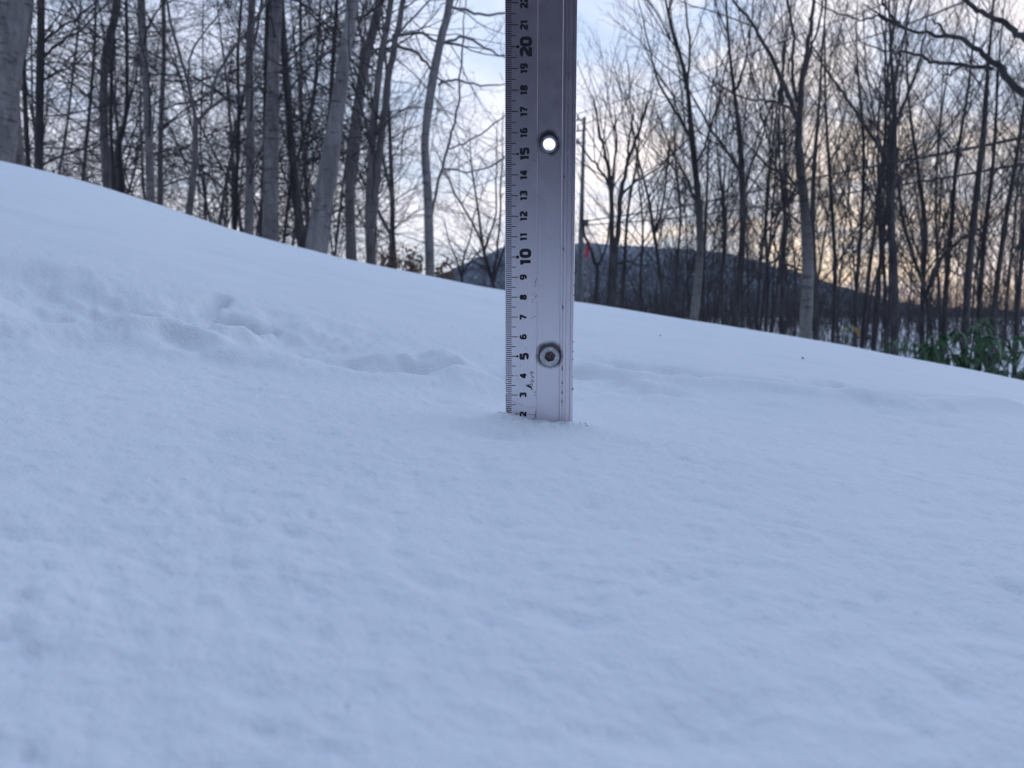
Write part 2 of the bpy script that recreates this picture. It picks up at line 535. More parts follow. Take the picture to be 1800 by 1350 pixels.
    # snow heaped against the ruler foot, and the shallow dent in front of its left half
    fx, fy = 0.004, 0.394
    Z += 0.0011 * np.exp(-(np.hypot(X - 0.013, Y - 0.388) / 0.03) ** 2) * fbm(X / 0.005, Y / 0.005, 3, 401, .6)
    Z += 0.0024 * np.exp(-(((X + 0.006) / 0.009) ** 2 + ((Y - 0.390) / 0.012) ** 2))
    Z -= 0.0050 * np.exp(-(((X + 0.010) / 0.022) ** 2 + ((Y - 0.345) / 0.020) ** 2))
    Z += 0.0018 * np.exp(-(((X - 0.034) / 0.008) ** 2 + ((Y - 0.385) / 0.010) ** 2)) * (1 + 0.6 * fbm(X / 0.003, Y / 0.003, 2, 90))
    n_r, n_t = R.shape
    V = np.stack((X, Y, Z), -1).reshape(-1, 3)
    i = np.arange(n_r - 1)[:, None] * n_t; j = np.arange(n_t)[None, :]; j2 = (j + 1) % n_t
    Q = np.stack((i + j, i + n_t + j, i + n_t + j2, i + j2), -1).reshape(-1, 4)[:, ::-1]
    V = np.vstack((V, [[0, 0, float(np.mean(Z[0]))]])); c = len(V) - 1
    jj = np.arange(n_t)
    tri = np.stack((jj, (jj + 1) % n_t, np.full(n_t, c)), -1)[:, ::-1]
    o = link('snow_ground', mesh_from('snow_ground', V, [Q, tri], M['snow'], True))
    tag(o, 'deep smooth snow sloping down from left to right', kind='structure')


build_ground()


def build_mountain():
    sil = [(300, 470), (560, 480), (700, 492), (765, 485), (830, 457), (890, 432), (960, 430), (1030, 428), (1090, 431), (1150, 434), (1215, 438),
           (1290, 448), (1340, 460), (1400, 478), (1480, 504), (1560, 527), (1640, 540), (1800, 548), (2300, 552)]
    xs = np.array([p[0] for p in sil], float); ys = np.array([p[1] for p in sil], float)
    px = np.linspace(300, 2300, 260)
    py = np.interp(px, xs, ys)
    py = np.convolve(np.pad(py, 3, 'edge'), np.ones(7) / 7, 'valid')
    py += 1.6 * fbm(px / 25, px * 0, 4, 3) + 1.3 * noise2(px / 5, px * 0, 9)
    Dm = 900.0
    rows = 26
    V = []
    for k in range(rows):
        t = k / (rows - 1)                       # 0 foot .. 1 ridge
        for a, b in zip(px, py):
            top = at(a, b, Dm)
            Y = Dm * (0.62 + 0.38 * t)
            zt = max(top[2], FAR_Z + 3)
            zz = FAR_Z - 6 + (zt - FAR_Z + 6) * t ** 1.15
            V.append((top[0] * (0.72 + 0.28 * t), Y, zz))
    V = np.array(V); n = len(px)
    nz = fbm(V[:, 0] / 60, V[:, 1] / 60, 4, 31); tt = np.repeat(np.linspace(0, 1, rows), n)
    V[:, 2] += nz * 7 * np.sin(tt * PI)
    # back slope closes the ridge
    back = V[-n:].copy(); back[:, 1] += 350; back[:, 2] = FAR_Z - 6
    V = np.vstack((V, back)); rows += 1
    i = np.arange(rows - 1)[:, None] * n; j = np.arange(n - 1)[None, :]
    Q = np.stack((i + j, i + j + 1, i + n + j + 1, i + n + j), -1).reshape(-1, 4)
    o = link('mountain', mesh_from('mountain', V, Q, M['dark_backdrop'], True))
    tag(o, 'dark blue wooded mountain behind the trees', kind='structure')

    # unseen dark bank added for the ruler to mirror, standing in for the photographer
    a = np.linspace(PI * 0.60, PI * 1.40, 70); V = []
    for k in range(10):
        t = k / 9
        for q in a:
            r = 1.1 + 7 * t
            hgt = (7.5 + .9 * math.sin(q * 9) + .5 * math.sin(q * 23)) * min(1, 3 * min(q - a[0], a[-1] - q) / 0.8)
            V.append((r * math.sin(q), r * math.cos(q), -0.12 + hgt * t ** 0.85))
    n = len(a); i = np.arange(9)[:, None] * n; j = np.arange(n - 1)[None, :]
    Q = np.stack((i + j, i + j + 1, i + n + j + 1, i + n + j), -1).reshape(-1, 4)
    o = link('dark_backdrop', mesh_from('dark_backdrop', V, Q, M['mirrored_dark'], True))
    tag(o, 'unseen dark bank added behind the camera for the ruler to mirror', kind='structure')


build_mountain()


# ------------------------------------------------------------------ tubes and branching
def tube(pts, rad, sides=8):
    """one continuous tapering tube through pts; returns verts, quads"""
    P = np.asarray(pts, float); r = np.asarray(rad, float); n = len(P)
    d = np.gradient(P, axis=0); d /= np.linalg.norm(d, axis=1)[:, None] + 1e-12
    ref = np.array((1.0, 0.0, 0.0)) if abs(d[0][0]) < 0.8 else np.array((0, 1.0, 0))
    u = np.cross(d, ref); u /= np.linalg.norm(u, axis=1)[:, None] + 1e-12
    v = np.cross(d, u)
    a = np.linspace(0, 2 * PI, sides, endpoint=False)
    V = P[:, None, :] + r[:, None, None] * (np.cos(a)[None, :, None] * u[:, None, :] + np.sin(a)[None, :, None] * v[:, None, :])
    i = np.arange(n - 1)[:, None] * sides; j = np.arange(sides)[None, :]; j2 = (j + 1) % sides
    Q = np.stack((i + j, i + j2, i + sides + j2, i + sides + j), -1).reshape(-1, 4)
    return V.reshape(-1, 3), Q


def tubes_mesh(name, items, mat, sides=8):
    VV, QQ, o = [], [], 0
    for p, r in items:
        v, q = tube(p, r, sides); VV.append(v); QQ.append(q + o); o += len(v)
    return mesh_from(name, np.vstack(VV), np.vstack(QQ), mat, True)


def prisms_mesh(name, lines, mat, sides=3):
    """many thin polylines at once: each segment a small prism"""
    A, B, RA, RB = [], [], [], []
    for p, r in lines:
        p = np.asarray(p); r = np.asarray(r)
        A.append(p[:-1]); B.append(p[1:]); RA.append(r[:-1]); RB.append(r[1:])
    A, B, RA, RB = np.vstack(A), np.vstack(B), np.concatenate(RA), np.concatenate(RB)
    d = B - A; d /= np.linalg.norm(d, axis=1)[:, None] + 1e-12
    ref = np.where((np.abs(d[:, 0]) < 0.8)[:, None], np.array([[1.0, 0, 0]]), np.array([[0, 1.0, 0]]))
    u = np.cross(d, ref); u /= np.linalg.norm(u, axis=1)[:, None] + 1e-12
    w = np.cross(d, u)
    V = []
    for P, r in ((A, RA), (B, RB)):
        for k in range(sides):
            a = 2 * PI * k / sides
            V.append(P + r[:, None] * (math.cos(a) * u + math.sin(a) * w))
    V = np.stack(V, 1).reshape(-1, 3); n = len(A)
    base = np.arange(n)[:, None] * (2 * sides)
    Q = np.concatenate([np.hstack((base + k, base + (k + 1) % sides, base + sides + (k + 1) % sides, base + sides + k)) for k in range(sides)])
    return mesh_from(name, V, Q, mat, True)


def spline(P, n):
    """Catmull-Rom through P, n samples"""
    P = np.asarray(P, float)
    if len(P) == 2: return np.array([P[0] + (P[1] - P[0]) * t for t in np.linspace(0, 1, n)])
    E_ = np.vstack((2 * P[0] - P[1], P, 2 * P[-1] - P[-2]))
    out = []
    for s in np.linspace(0, len(P) - 1 - 1e-6, n):
        i = int(s); t = s - i
        a, b, c, d = E_[i:i + 4]
        out.append(0.5 * (2 * b + (c - a) * t + (2 * a - 5 * b + 4 * c - d) * t * t + (3 * b - a - 3 * c + d) * t ** 3))
    return np.array(out)


def grow(rng, p, d, L, r, lev, st, out):
    """one bare branch and everything on it; out[lev] collects (points, radii)"""
    n = max(3, int(L / st['seg'][lev]))
    n = min(n, 9)
    step = L / n
    pts = [p]; wob = st['wob'][lev]; g = st['grav'][lev]
    px, py, pz = p; dx, dy, dz = d
    dirs = []
    for i in range(n):
        dx += rng.gauss(0, wob); dy += rng.gauss(0, wob); dz += rng.gauss(0, wob) + g
        m = math.sqrt(dx * dx + dy * dy + dz * dz); dx /= m; dy /= m; dz /= m
        px += dx * step; py += dy * step; pz += dz * step
        pts.append((px, py, pz)); dirs.append((dx, dy, dz))
    end = 0.35
    rad = [max(st['rmin'], r * (1 - (1 - end) * i / n)) for i in range(n + 1)]
    out[lev].append((pts, rad))
    if lev + 1 < len(st['seg']):
        k = L * st['dens'][lev]
        k = int(k) + (rng.random() < k - int(k))
        for _ in range(k):
            t = rng.uniform(0.15, 1.0) * n
            i = min(int(t), n - 1); f = t - i
            a, b = pts[i], pts[i + 1]
            q = (a[0] + (b[0] - a[0]) * f, a[1] + (b[1] - a[1]) * f, a[2] + (b[2] - a[2]) * f)
            cd = turn(rng, dirs[i], st['ang'][lev])
            Lc = L * st['ratio'][lev] * rng.uniform(0.55, 1.15) * (1.15 - 0.6 * t / n)
            if Lc < 0.05: continue
            grow(rng, q, cd, Lc, max(st['rmin'], rad[i] * 0.55), lev + 1, st, out)


def turn(rng, d, ang):
    d = Vector(d); o = d.orthogonal().normalized()
    o.rotate(Matrix.Rotation(rng.uniform(0, 2 * PI), 3, d))
    a = math.radians(ang) * rng.uniform(0.7, 1.3)
    v = d * math.cos(a) + o * math.sin(a)
    return (v.x, v.y, v.z)


SPREAD = dict(seg=(0.16, 0.10, 0.07), wob=(0.13, 0.16, 0.16), grav=(-0.005, 0.0, 0.01), dens=(5.2, 9.5, 0),
              ang=(48, 45, 40), ratio=(0.48, 0.42, 0), rmin=0.0012, a0=62, L=(0.8, 2.1))
ASCEND = dict(seg=(0.18, 0.12, 0.08), wob=(0.09, 0.12, 0.13), grav=(0.06, 0.05, 0.03), dens=(4.2, 7.6, 0),
              ang=(34, 34, 34), ratio=(0.45, 0.42, 0), rmin=0.0012, a0=40, L=(0.8, 2.2))


def crown_on(rng, pts, rad, st, per_m, from_z, out, lo_gap=0.0):
    """branches along a stem"""
    P = np.asarray(pts)
    seg = np.linalg.norm(np.diff(P, axis=0), axis=1)
    for i in range(len(P) - 1):
        if P[i][2] < from_z: continue
        k = seg[i] * per_m
        k = int(k) + (rng.random() < k - int(k))
        t = i / (len(P) - 1)
        for _ in range(k):
            f = rng.random(); q = P[i] + (P[i + 1] - P[i]) * f
            d = P[i + 1] - P[i]; d = d / np.linalg.norm(d)
            cd = turn(rng, tuple(d), st['a0'])
            L = rng.uniform(*st['L']) * (1.1 - 0.45 * t)
            grow(rng, tuple(q), cd, L, min(rad[i] * 0.55, 0.0040 + 0.0037 * L), 0, st, out)


def tree_object(name, base, trunk_items, limb_items, out, bark, twig, label, cat, group=None, sides=10, limb_bark=None):
    root = empty(name, tuple(base))
    tag(root, label, cat, group)
    off = np.asarray(base, float)

    def loc(items): return [(np.asarray(p, float) - off, r) for p, r in items]
    link('trunk', tubes_mesh('trunk', loc(trunk_items), bark, sides), root)
    for it in limb_items:
        link('limb', tubes_mesh('limb', loc([it]), M[limb_bark] if limb_bark else bark, 7), root)
    lines = [l for lv in out for l in lv]
    if lines:
        if out[0]:
            pass
        link('crown', prisms_mesh('crown', loc(lines), twig, 3), root)
    return root


def ground_z(x, y):
    return float(ground(np.array([x]), np.array([y]))[0])


def trunk_path(pix, wid, Y, lean_y=0.0, up=3.5, n=None):
    """pixel polyline (foot first) at distance Y, carried down into the ground and up past the frame"""
    P = [at(a, b, Y + lean_y * i) for i, (a, b) in enumerate(pix)]
    R = [w * 0.5 * Y / F for w in wid]
    d = P[1] - P[0]
    g = ground_z(P[0][0], P[0][1]) - 0.12
    if P[0][2] > g:
        k = min((P[0][2] - g) / max(d[2], 0.05), 12)
        Q = P[0] - d * k
        Q[2] = ground_z(Q[0], Q[1]) - 0.12
        P = [Q] + P; R = [R[0] * 1.18] + R
    if up > 0:
        d = P[-1] - P[-2]; d /= np.linalg.norm(d); d = d * 0.6 + np.array((0, 0, 0.4)); d /= np.linalg.norm(d)
        P.append(P[-1] + d * up * 0.5); R.append(R[-1] * 0.72)
        P.append(P[-1] + (d * 0.7 + np.array((0.05, 0, 0.3))) * up * 0.5); R.append(R[-1] * 0.45)
    m = n or max(12, 5 * len(P))
    pts = spline(P, m)
    rad = np.interp(np.linspace(0, len(P) - 1, m), range(len(P)), R)
    return pts, rad


def rough(rng, rad, k=0.05):
    return np.array([r * (1 + rng.uniform(-k, k)) for r in rad])


_seed = [100]


def hero(name, pix, wid, Y, bark, style, label, cat='tree', per_m=7, from_px=None, limb_bark=None, limbs=(), stems=(), group=None, up=3.0,
         lean_y=0.0, twig=None, Lk=1.0, sides=10):
    """one tree drawn from the photograph: trunk, hand-placed limbs, grown crown"""
    _seed[0] += 1
    rng = random.Random(_seed[0])
    st = dict(style); st['L'] = (style['L'][0] * Lk, style['L'][1] * Lk)
    st['rmin'] = style['rmin'] * (0.75 + Y / 30)
    pts, rad = trunk_path(pix, wid, Y, lean_y, up)
    rad = rough(rng, rad)
    base = np.array((pts[0][0], pts[0][1], ground_z(pts[0][0], pts[0][1])))
    out = [[], [], []]
    fz = base[2] + 1.0 if from_px is None else at(900, from_px, Y)[2]
    crown_on(rng, pts, rad, st, per_m, fz, out)
    titems = [(pts, rad)]
    litems = []
    for (lp, lw, lup) in limbs:
        P = [at(a, b, Y + dy) for a, b, dy in [(*q, 0)[:3] if len(q) == 2 else q for q in lp]]
        m = max(8, 5 * len(P))
        R = [w * 0.5 * Y / F for w in lw]
        if lup > 0:
            d = P[-1] - P[-2]; d /= np.linalg.norm(d)
            P.append(P[-1] + (d + np.array((0, 0, 0.3))) * lup); R.append(R[-1] * 0.4)
        q = spline(P, m); rr = np.interp(np.linspace(0, len(P) - 1, m), range(len(P)), R)
        q = q + np.array([[rng.gauss(0, 0.006) for _ in range(3)] for _ in q]); q[0] = P[0]
        litems.append((q, rough(rng, rr)))
        crown_on(rng, q, rr, st, per_m * 0.9, -9, out)
    return tree_object(name, base, titems, litems, out, M[bark], M[twig or 'twig'], label, cat, group, sides, limb_bark)

# ------------------------------------------------------------------ trees one can tell apart: left wood
LG = 'trees of the left wood'
hero('bare_tree', [(-22, 300), (-14, 200), (-6, 100), (10, 0)], [84, 80, 80, 84], 6.2, 'bark_grey', SPREAD,
     'very thick pale grey trunk cut off by the left edge of the photo', per_m=2.55, sides=16)
hero('bare_tree', [(33, 300), (25, 220), (18, 130), (14, 60)], [22, 22, 20, 18], 6.6, 'bark_grey', SPREAD,
     'grey trunk leaning against the very thick trunk at the left edge', per_m=2.55)
hero('bare_tree', [(50, 300), (45, 200), (42, 110), (44, 0)], [8, 8, 7, 6], 8.5, 'bark_dark', SPREAD,
     'thin dark trunk between the leftmost thick trunk and the straight dark trunk beside it', per_m=5.1)
hero('bare_tree', [(68, 310), (70, 160), (72, 0)], [15, 13, 12], 7.4, 'bark_dark', SPREAD,
     'straight dark trunk with long branches reaching right, beside the leftmost thick trunk', per_m=7.65, from_px=330,
     limbs=[([(75, 75), (110, 45), (150, 20)], [5, 4, 3], 1.0), ([(76, 100), (115, 68), (165, 30)], [5, 4, 3], 1.2),
            ([(72, 140), (110, 125), (150, 95)], [4, 3, 2.5], .8)])
hero('bare_tree', [(102, 318), (118, 220), (128, 130), (140, 30)], [4.5, 4, 4, 3], 12, 'bark_mid', SPREAD,
     'thin stem leaning right, left one of the two thin stems before the first trunk pair', per_m=5.1)
hero('bare_tree', [(145, 325), (155, 220), (165, 100), (168, 0)], [6, 5, 5, 4], 11, 'bark_dark', SPREAD,
     'thin dark stem just left of the curved grey trunk in the left wood', per_m=6.8)
hero('bare_tree', [(189, 340), (182, 200), (186, 100), (206, 0)], [15, 13, 13, 13], 8.0, 'bark_mid', SPREAD,
     'slightly curved grey brown trunk bowing left, leaning right at its top', per_m=4.25)
hero('bare_tree', [(201, 342), (195, 230), (196, 140), (200, 30)], [7, 6, 6, 5], 8.8, 'bark_dark', SPREAD,
     'slim dark trunk hidden close behind the curved grey brown trunk', per_m=4.25)
hero('bare_tree', [(211, 345), (208, 260), (222, 190), (222, 0)], [13, 11, 6, 5], 9.2, 'bark_dark', SPREAD,
     'short dark trunk splitting into thin stems right of the curved trunk', per_m=6.8,
     limbs=[([(209, 250), (218, 215), (235, 150)], [5, 4, 3], .6)])
hero('bare_tree', [(265, 358), (261, 220), (254, 110), (248, 0)], [14, 13, 12, 12], 7.6, 'bark_grey', SPREAD,
     'smooth pale grey trunk leaning left, with a thin dark trunk close at its right', per_m=3.4)
hero('bare_tree', [(281, 366), (283, 220), (288, 100), (287, 0)], [10, 8, 7, 7], 8.4, 'bark_mid', SPREAD,
     'thin dark trunk touching the smooth pale trunk that leans left', per_m=5.95)
hero('bare_tree', [(331, 384), (342, 290), (344, 215)], [12, 10, 9], 7.2, 'bark_mid', SPREAD,
     'slim tree that forks into two wide limbs low over the snow', per_m=0, up=0, from_px=0,
     limbs=[([(344, 217), (331, 145), (306, 60), (292, 0)], [6.5, 5.5, 5, 4.5], 1.0),
            ([(347, 216), (362, 197), (398, 172), (445, 156)], [6.5, 5.5, 5, 3], .8),
            ([(371, 190), (378, 140), (412, 85), (455, 25)], [5, 5, 5, 5], 1.0),
            ([(330, 143), (336, 90), (370, 45)], [4, 3.5, 2.5], .6)])
hero('bare_tree', [(362, 398), (360, 330), (352, 250), (356, 150)], [4, 3.5, 3, 2.5], 11, 'bark_dark', SPREAD,
     'very thin stem just right of the foot of the forked tree', per_m=5.95)
hero('bare_tree', [(385, 404), (396, 330), (412, 250), (438, 120), (460, 0)], [6, 5.5, 5, 4.5, 4], 10, 'bark_mid', SPREAD,
     'thin stem leaning right between the forked tree and the pale straight trunk', per_m=5.95)
hero('bare_tree', [(412, 410), (415, 330), (420, 220), (418, 100), (424, 0)], [8, 7, 5, 5, 4], 9.5, 'bark_dark', SPREAD,
     'thin dark stem just left of the pale straight trunk', per_m=5.95)
hero('bare_tree', [(437, 420), (440, 250), (438, 110), (443, 0)], [16, 14, 13, 12], 8.2, 'bark_grey', SPREAD,
     'pale straight trunk, the first left of the broad pair of grey trunks', per_m=3.4)
hero('bare_tree', [(460, 428), (466, 280), (468, 130), (470, 0)], [11, 10, 9, 8], 9.4, 'bark_dark', SPREAD,
     'dark trunk half hidden behind the left side of the broad grey trunk', per_m=4.25)
hero('bare_tree', [(474, 432), (477, 270), (481, 110), (486, 0)], [27, 25, 21, 20], 7.4, 'bark_grey', SPREAD,
     'broad upright grey trunk left of the big leaning trunk', per_m=2.55, sides=14)
hero('bare_tree', [(498, 436), (508, 345), (520, 290), (548, 180), (560, 60)], [5, 5, 5, 4, 4], 9.0, 'bark_dark', SPREAD,
     'thin black stem crossing right in front of the dark crooked trunk', per_m=5.95)
hero('bare_tree', [(533, 445), (518, 320), (507, 190), (499, 80), (494, 0)], [18, 14, 12, 12, 11], 8.4, 'bark_dark', SPREAD,
     'dark crooked trunk leaning left, between the broad upright trunk and the big leaning trunk', per_m=5.1)
hero('bare_tree', [(541, 447), (538, 330), (530, 180), (528, 0)], [7, 6, 5, 5], 10, 'bark_mid', SPREAD,
     'thin straight stem behind the dark crooked trunk', per_m=5.95)
hero('bare_tree', [(555, 447), (574, 320), (592, 200), (606, 100), (620, 0)], [40, 33, 26, 21, 19], 6.6, 'bark_grey', SPREAD,
     'big pale trunk leaning right with a broken branch stub', per_m=1.7, sides=16,
     limbs=[([(607, 90), (620, 80), (632, 71)], [9, 6, 5], 0)])
hero('bare_tree', [(566, 445), (574, 320), (580, 200), (586, 100), (592, 0)], [7, 7, 7, 7, 6], 9.4, 'bark_dark', SPREAD,
     'thin dark trunk rising from behind the big pale leaning trunk', per_m=5.1)
hero('bare_tree', [(588, 455), (600, 350), (616, 230), (640, 60)], [5, 4.5, 4, 3], 10, 'bark_mid', SPREAD,
     'thin stem between the big pale leaning trunk and the dark trunk right of it', per_m=5.1)
hero('bare_tree', [(618, 463), (615, 330), (626, 210), (644, 100), (667, 0)], [19, 17, 17, 16, 14], 7.8, 'bark_mid', SPREAD,
     'dark trunk leaning right, just left of the double trunk', per_m=4.25,
     limbs=[([(643, 105), (672, 80), (705, 55)], [6, 5, 4], .7)])
hero('bare_tree', [(653, 474), (649, 360), (657, 220), (670, 100), (687, 0)], [18, 14, 12, 11, 10], 7.2, 'bark_mid', SPREAD,
     'grey brown tree of two slender trunks joined at the foot', per_m=3.4,
     limbs=[([(655, 400), (664, 300), (678, 175), (694, 70), (708, 0)], [15, 13, 12, 11, 10], 2.0),
            ([(692, 62), (740, 58), (775, 75)], [6, 5, 4], .4), ([(690, 78), (735, 95), (764, 130)], [6, 5, 4], .3),
            ([(668, 100), (640, 70), (600, 45)], [5, 4, 3], .5)])
hero('bare_tree', [(756, 487), (752, 340), (747, 250), (759, 150), (776, 65), (791, 0)], [17, 15, 14, 15, 14, 13], 7.0, 'bark_grey', SPREAD,
     'lone bowed grey trunk in the gap left of the ruler', per_m=2.12, from_px=200, up=2.5,
     limbs=[([(757, 410), (764, 350), (785, 270), (804, 190), (812, 85)], [6, 5.5, 5, 4, 3], .5),
            ([(775, 78), (812, 64), (850, 82), (888, 100)], [5, 4.5, 4, 3], .4),
            ([(770, 150), (800, 140), (850, 150)], [5, 4, 3], .5),
            ([(788, 10), (830, 22), (880, 26)], [5, 4.5, 4], .5),
            ([(790, 262), (830, 245), (885, 205)], [3.5, 3, 2.5], .3), ([(781, 298), (840, 300), (890, 275)], [3.5, 3, 2.5], .3)])
hero('young_tree', [(693, 478), (692, 420), (690, 370)], [10, 6, 3], 13, 'bark_dark', SPREAD,
     'small dark pointed tree between the double trunk and the lone bowed trunk', per_m=13.6, up=0.2, Lk=0.45)
hero('bare_bush', [(868, 505), (850, 440), (842, 380), (830, 300)], [6, 5, 4, 3], 11, 'bark_dark', SPREAD,
     'many stemmed bare bush against the left edge of the ruler', 'bush', per_m=5.95, up=0.6, Lk=.7,
     limbs=[([(866, 490), (876, 420), (880, 330)], [5, 4, 3], .8), ([(862, 480), (835, 400), (800, 340)], [4, 3.5, 3], .6),
            ([(868, 495), (890, 420), (905, 360)], [5, 4, 3], .6), ([(852, 440), (870, 380), (872, 310)], [4, 3, 2.5], .6)])
hero('bare_bush', [(812, 495), (815, 455), (826, 420)], [4, 3.5, 2.5], 14, 'bark_dark', SPREAD,
     'low thin bush between the lone bowed trunk and the bush at the ruler', 'bush', per_m=10.2, up=0.5, Lk=.6,
     limbs=[([(812, 490), (800, 450), (790, 425)], [4, 3, 2], .4), ([(814, 480), (835, 450), (850, 435)], [4, 3, 2], .4)])

# ------------------------------------------------------------------ trees one can tell apart: right wood
hero('bare_tree', [(1045, 548), (1050, 480), (1047, 462)], [7.65, 6.8, 5.95], 10, 'bark_dark', ASCEND,
     'small forked tree right of the pink ribbon', per_m=0, up=0,
     limbs=[([(1048, 466), (1034, 430), (1024, 400), (1024, 370)], [6, 5, 4, 3], .1), ([(1050, 466), (1064, 440), (1070, 400)], [5, 4, 3], .5)])
hero('bare_tree', [(1072, 548), (1078, 460), (1080, 420)], [18.7, 16.1, 13.6], 8.6, 'bark_dark', ASCEND,
     'dark many stemmed tree spreading like a fan, right of the forked little tree', per_m=5, up=0, Lk=.7,
     limbs=[([(1076, 430), (1074, 340), (1066, 280), (1052, 225), (1046, 185)], [10, 8, 6, 4, 2.5], .1),
            ([(1083, 430), (1092, 340), (1104, 285), (1132, 205), (1146, 160)], [10, 8, 6, 4, 2.5], .15),
            ([(1073, 330), (1050, 290), (1030, 270)], [5, 4, 3], .5), ([(1072, 330), (1082, 270), (1082, 215)], [5, 4, 3], .1),
            ([(1092, 345), (1115, 320), (1150, 300)], [5, 4, 3], .5), ([(1102, 290), (1105, 250), (1112, 205)], [5, 4, 3], .1),
            ([(1084, 465), (1100, 458), (1118, 465)], [4, 4, 3], .2)])
hero('bare_tree', [(1093, 553), (1098, 460), (1104, 370), (1118, 290)], [6.8, 5.95, 5.1, 3.4], 10, 'bark_dark', ASCEND,
     'slim dark stem close behind the fan shaped tree', per_m=5.6, up=1)
hero('bare_tree', [(1168, 565), (1160, 480), (1148, 400), (1138, 340), (1120, 270)], [6.8, 5.95, 5.95, 4.25, 3.4], 9, 'bark_dark', ASCEND,
     'thin dark tree leaning left between the fan shaped tree and the tall birch', per_m=7, up=1, Lk=.8,
     limbs=[([(1150, 410), (1165, 360), (1172, 300)], [4, 3.5, 3], .5)])
hero('birch_tree', [(1218, 575), (1230, 460), (1228, 360), (1216, 240), (1206, 140), (1184, 60), (1170, 0)], [16.1, 12.8, 11.9, 9.35, 6.8, 5.1, 3.4], 8.8,
     'bark_birch', ASCEND, 'tall birch with a pale bent foot and fine feathery crown', limb_bark='bark_dark', per_m=4.2, from_px=430, up=1.5, Lk=.9,
     limbs=[([(1218, 250), (1190, 200), (1160, 150), (1145, 100)], [6, 5, 4, 3], .6), ([(1208, 150), (1212, 80), (1204, 0)], [5, 4, 3], .6),
            ([(1222, 300), (1245, 240), (1262, 180)], [5, 4, 3], .6), ([(1228, 360), (1200, 300), (1180, 262)], [5, 4, 3], .5)])
hero('bare_tree', [(1237, 578), (1236, 500), (1240, 400), (1244, 300)], [5.95, 5.1, 5.1, 3.4], 10.5, 'bark_dark', ASCEND,
     'slim dark stem right behind the tall birch', per_m=5.6, up=1.2)
hero('bare_tree', [(1290, 588), (1302, 470), (1306, 360), (1300, 240), (1288, 140), (1280, 60)], [11.9, 11.9, 11, 8.5, 5.95, 4.25], 8.6, 'bark_dark', ASCEND,
     'dark upright tree halfway between the tall birch and the forked dark tree', per_m=4.9, from_px=420, up=1.5,
     limbs=[([(1304, 310), (1275, 260), (1245, 220)], [6, 5, 4], .6), ([(1292, 160), (1310, 110), (1320, 50)], [5, 4, 3], .6),
            ([(1305, 340), (1325, 280), (1345, 225)], [5, 4, 3], .6), ([(1304, 520), (1330, 480), (1366, 455), (1380, 440)], [5, 4.5, 4, 3], .1)])
hero('bare_tree', [(1272, 585), (1268, 500), (1276, 400), (1264, 300)], [6.8, 5.95, 5.1, 3.4], 10.2, 'bark_dark', ASCEND,
     'slim dark stem left of the dark upright tree', per_m=5.6, up=1.2)
hero('birch_tree', [(1414, 610), (1420, 480), (1415, 370), (1405, 285)], [21.2, 19.6, 17, 14.4], 8.0, 'bark_birch', ASCEND,
     'tall tree with pale mottled foot, forking high into dark limbs', limb_bark='bark_dark', per_m=1.4, from_px=420, up=0, sides=14,
     limbs=[([(1406, 290), (1404, 225), (1412, 130), (1424, 50), (1428, 0)], [14, 11, 9, 7, 6], 1.0),
            ([(1404, 225), (1388, 170), (1350, 90), (1318, 35), (1290, 0)], [9, 8, 6.5, 5, 4], .8),
            ([(1402, 180), (1392, 130), (1396, 70), (1384, 0)], [7, 6, 5, 4], .8),
            ([(1414, 125), (1432, 70), (1446, 10)], [5, 4, 3.5], .6),
            ([(1402, 200), (1365, 180), (1310, 172)], [5, 4, 3], .4),
            ([(1412, 350), (1385, 310), (1350, 290)], [6, 5, 4], .4), ([(1420, 480), (1395, 470), (1375, 460)], [4, 3.5, 3], .2)])
hero('bare_tree', [(1434, 612), (1432, 500), (1428, 400), (1432, 280), (1440, 180)], [11, 10.2, 9.35, 6.8, 4.25], 9.0, 'bark_dark', ASCEND,
     'dark trunk standing close behind the tree with the pale mottled foot', per_m=3.5, up=1.5)
hero('bare_tree', [(1464, 614), (1468, 480), (1462, 360), (1452, 200), (1450, 90)], [6.8, 6.8, 5.95, 4.25, 2.98], 10, 'bark_dark', ASCEND,
     'slim tree, first to the right of the dark trunk behind the mottled tree', per_m=5.6, up=1)
hero('bare_tree', [(1502, 624), (1506, 500), (1515, 380), (1518, 250), (1508, 130)], [7.65, 6.8, 5.95, 5.1, 3.4], 9.5, 'bark_dark', ASCEND,
     'slim dark tree halfway between the mottled tree and the broad spreading tree', per_m=5.6, up=1)
hero('bare_tree', [(1572, 640), (1572, 500), (1566, 380), (1570, 260), (1572, 170), (1566, 90)], [14.4, 13.6, 12.8, 10.2, 6.8, 4.25], 8.6, 'bark_dark', ASCEND,
     'upright grey tree with a broad spreading crown left of the evergreen shrub', per_m=3.5, from_px=400, up=1.5,
     limbs=[([(1568, 300), (1540, 250), (1500, 190), (1470, 145), (1450, 120)], [7, 6, 5, 4, 3], .5), ([(1571, 230), (1590, 180), (1612, 120), (1625, 60)], [6, 5, 4, 3], .5),
            ([(1570, 200), (1556, 140), (1556, 60)], [5, 4, 3], .6), ([(1568, 340), (1598, 290), (1640, 255)], [5, 4, 3], .5)])
hero('bare_tree', [(1556, 634), (1556, 520), (1550, 400), (1545, 300)], [5.95, 5.95, 5.1, 3.4], 10.5, 'bark_dark', ASCEND,
     'slim dark stem close at the left of the broad spreading tree', per_m=5.6, up=1.2)
hero('bare_tree', [(1620, 645), (1622, 520), (1626, 400), (1614, 300), (1600, 200)], [8.5, 7.65, 7.65, 5.95, 4.25], 9.2, 'bark_dark', ASCEND,
     'dark tree rising behind the left end of the evergreen shrub', per_m=4.9, up=1.2)
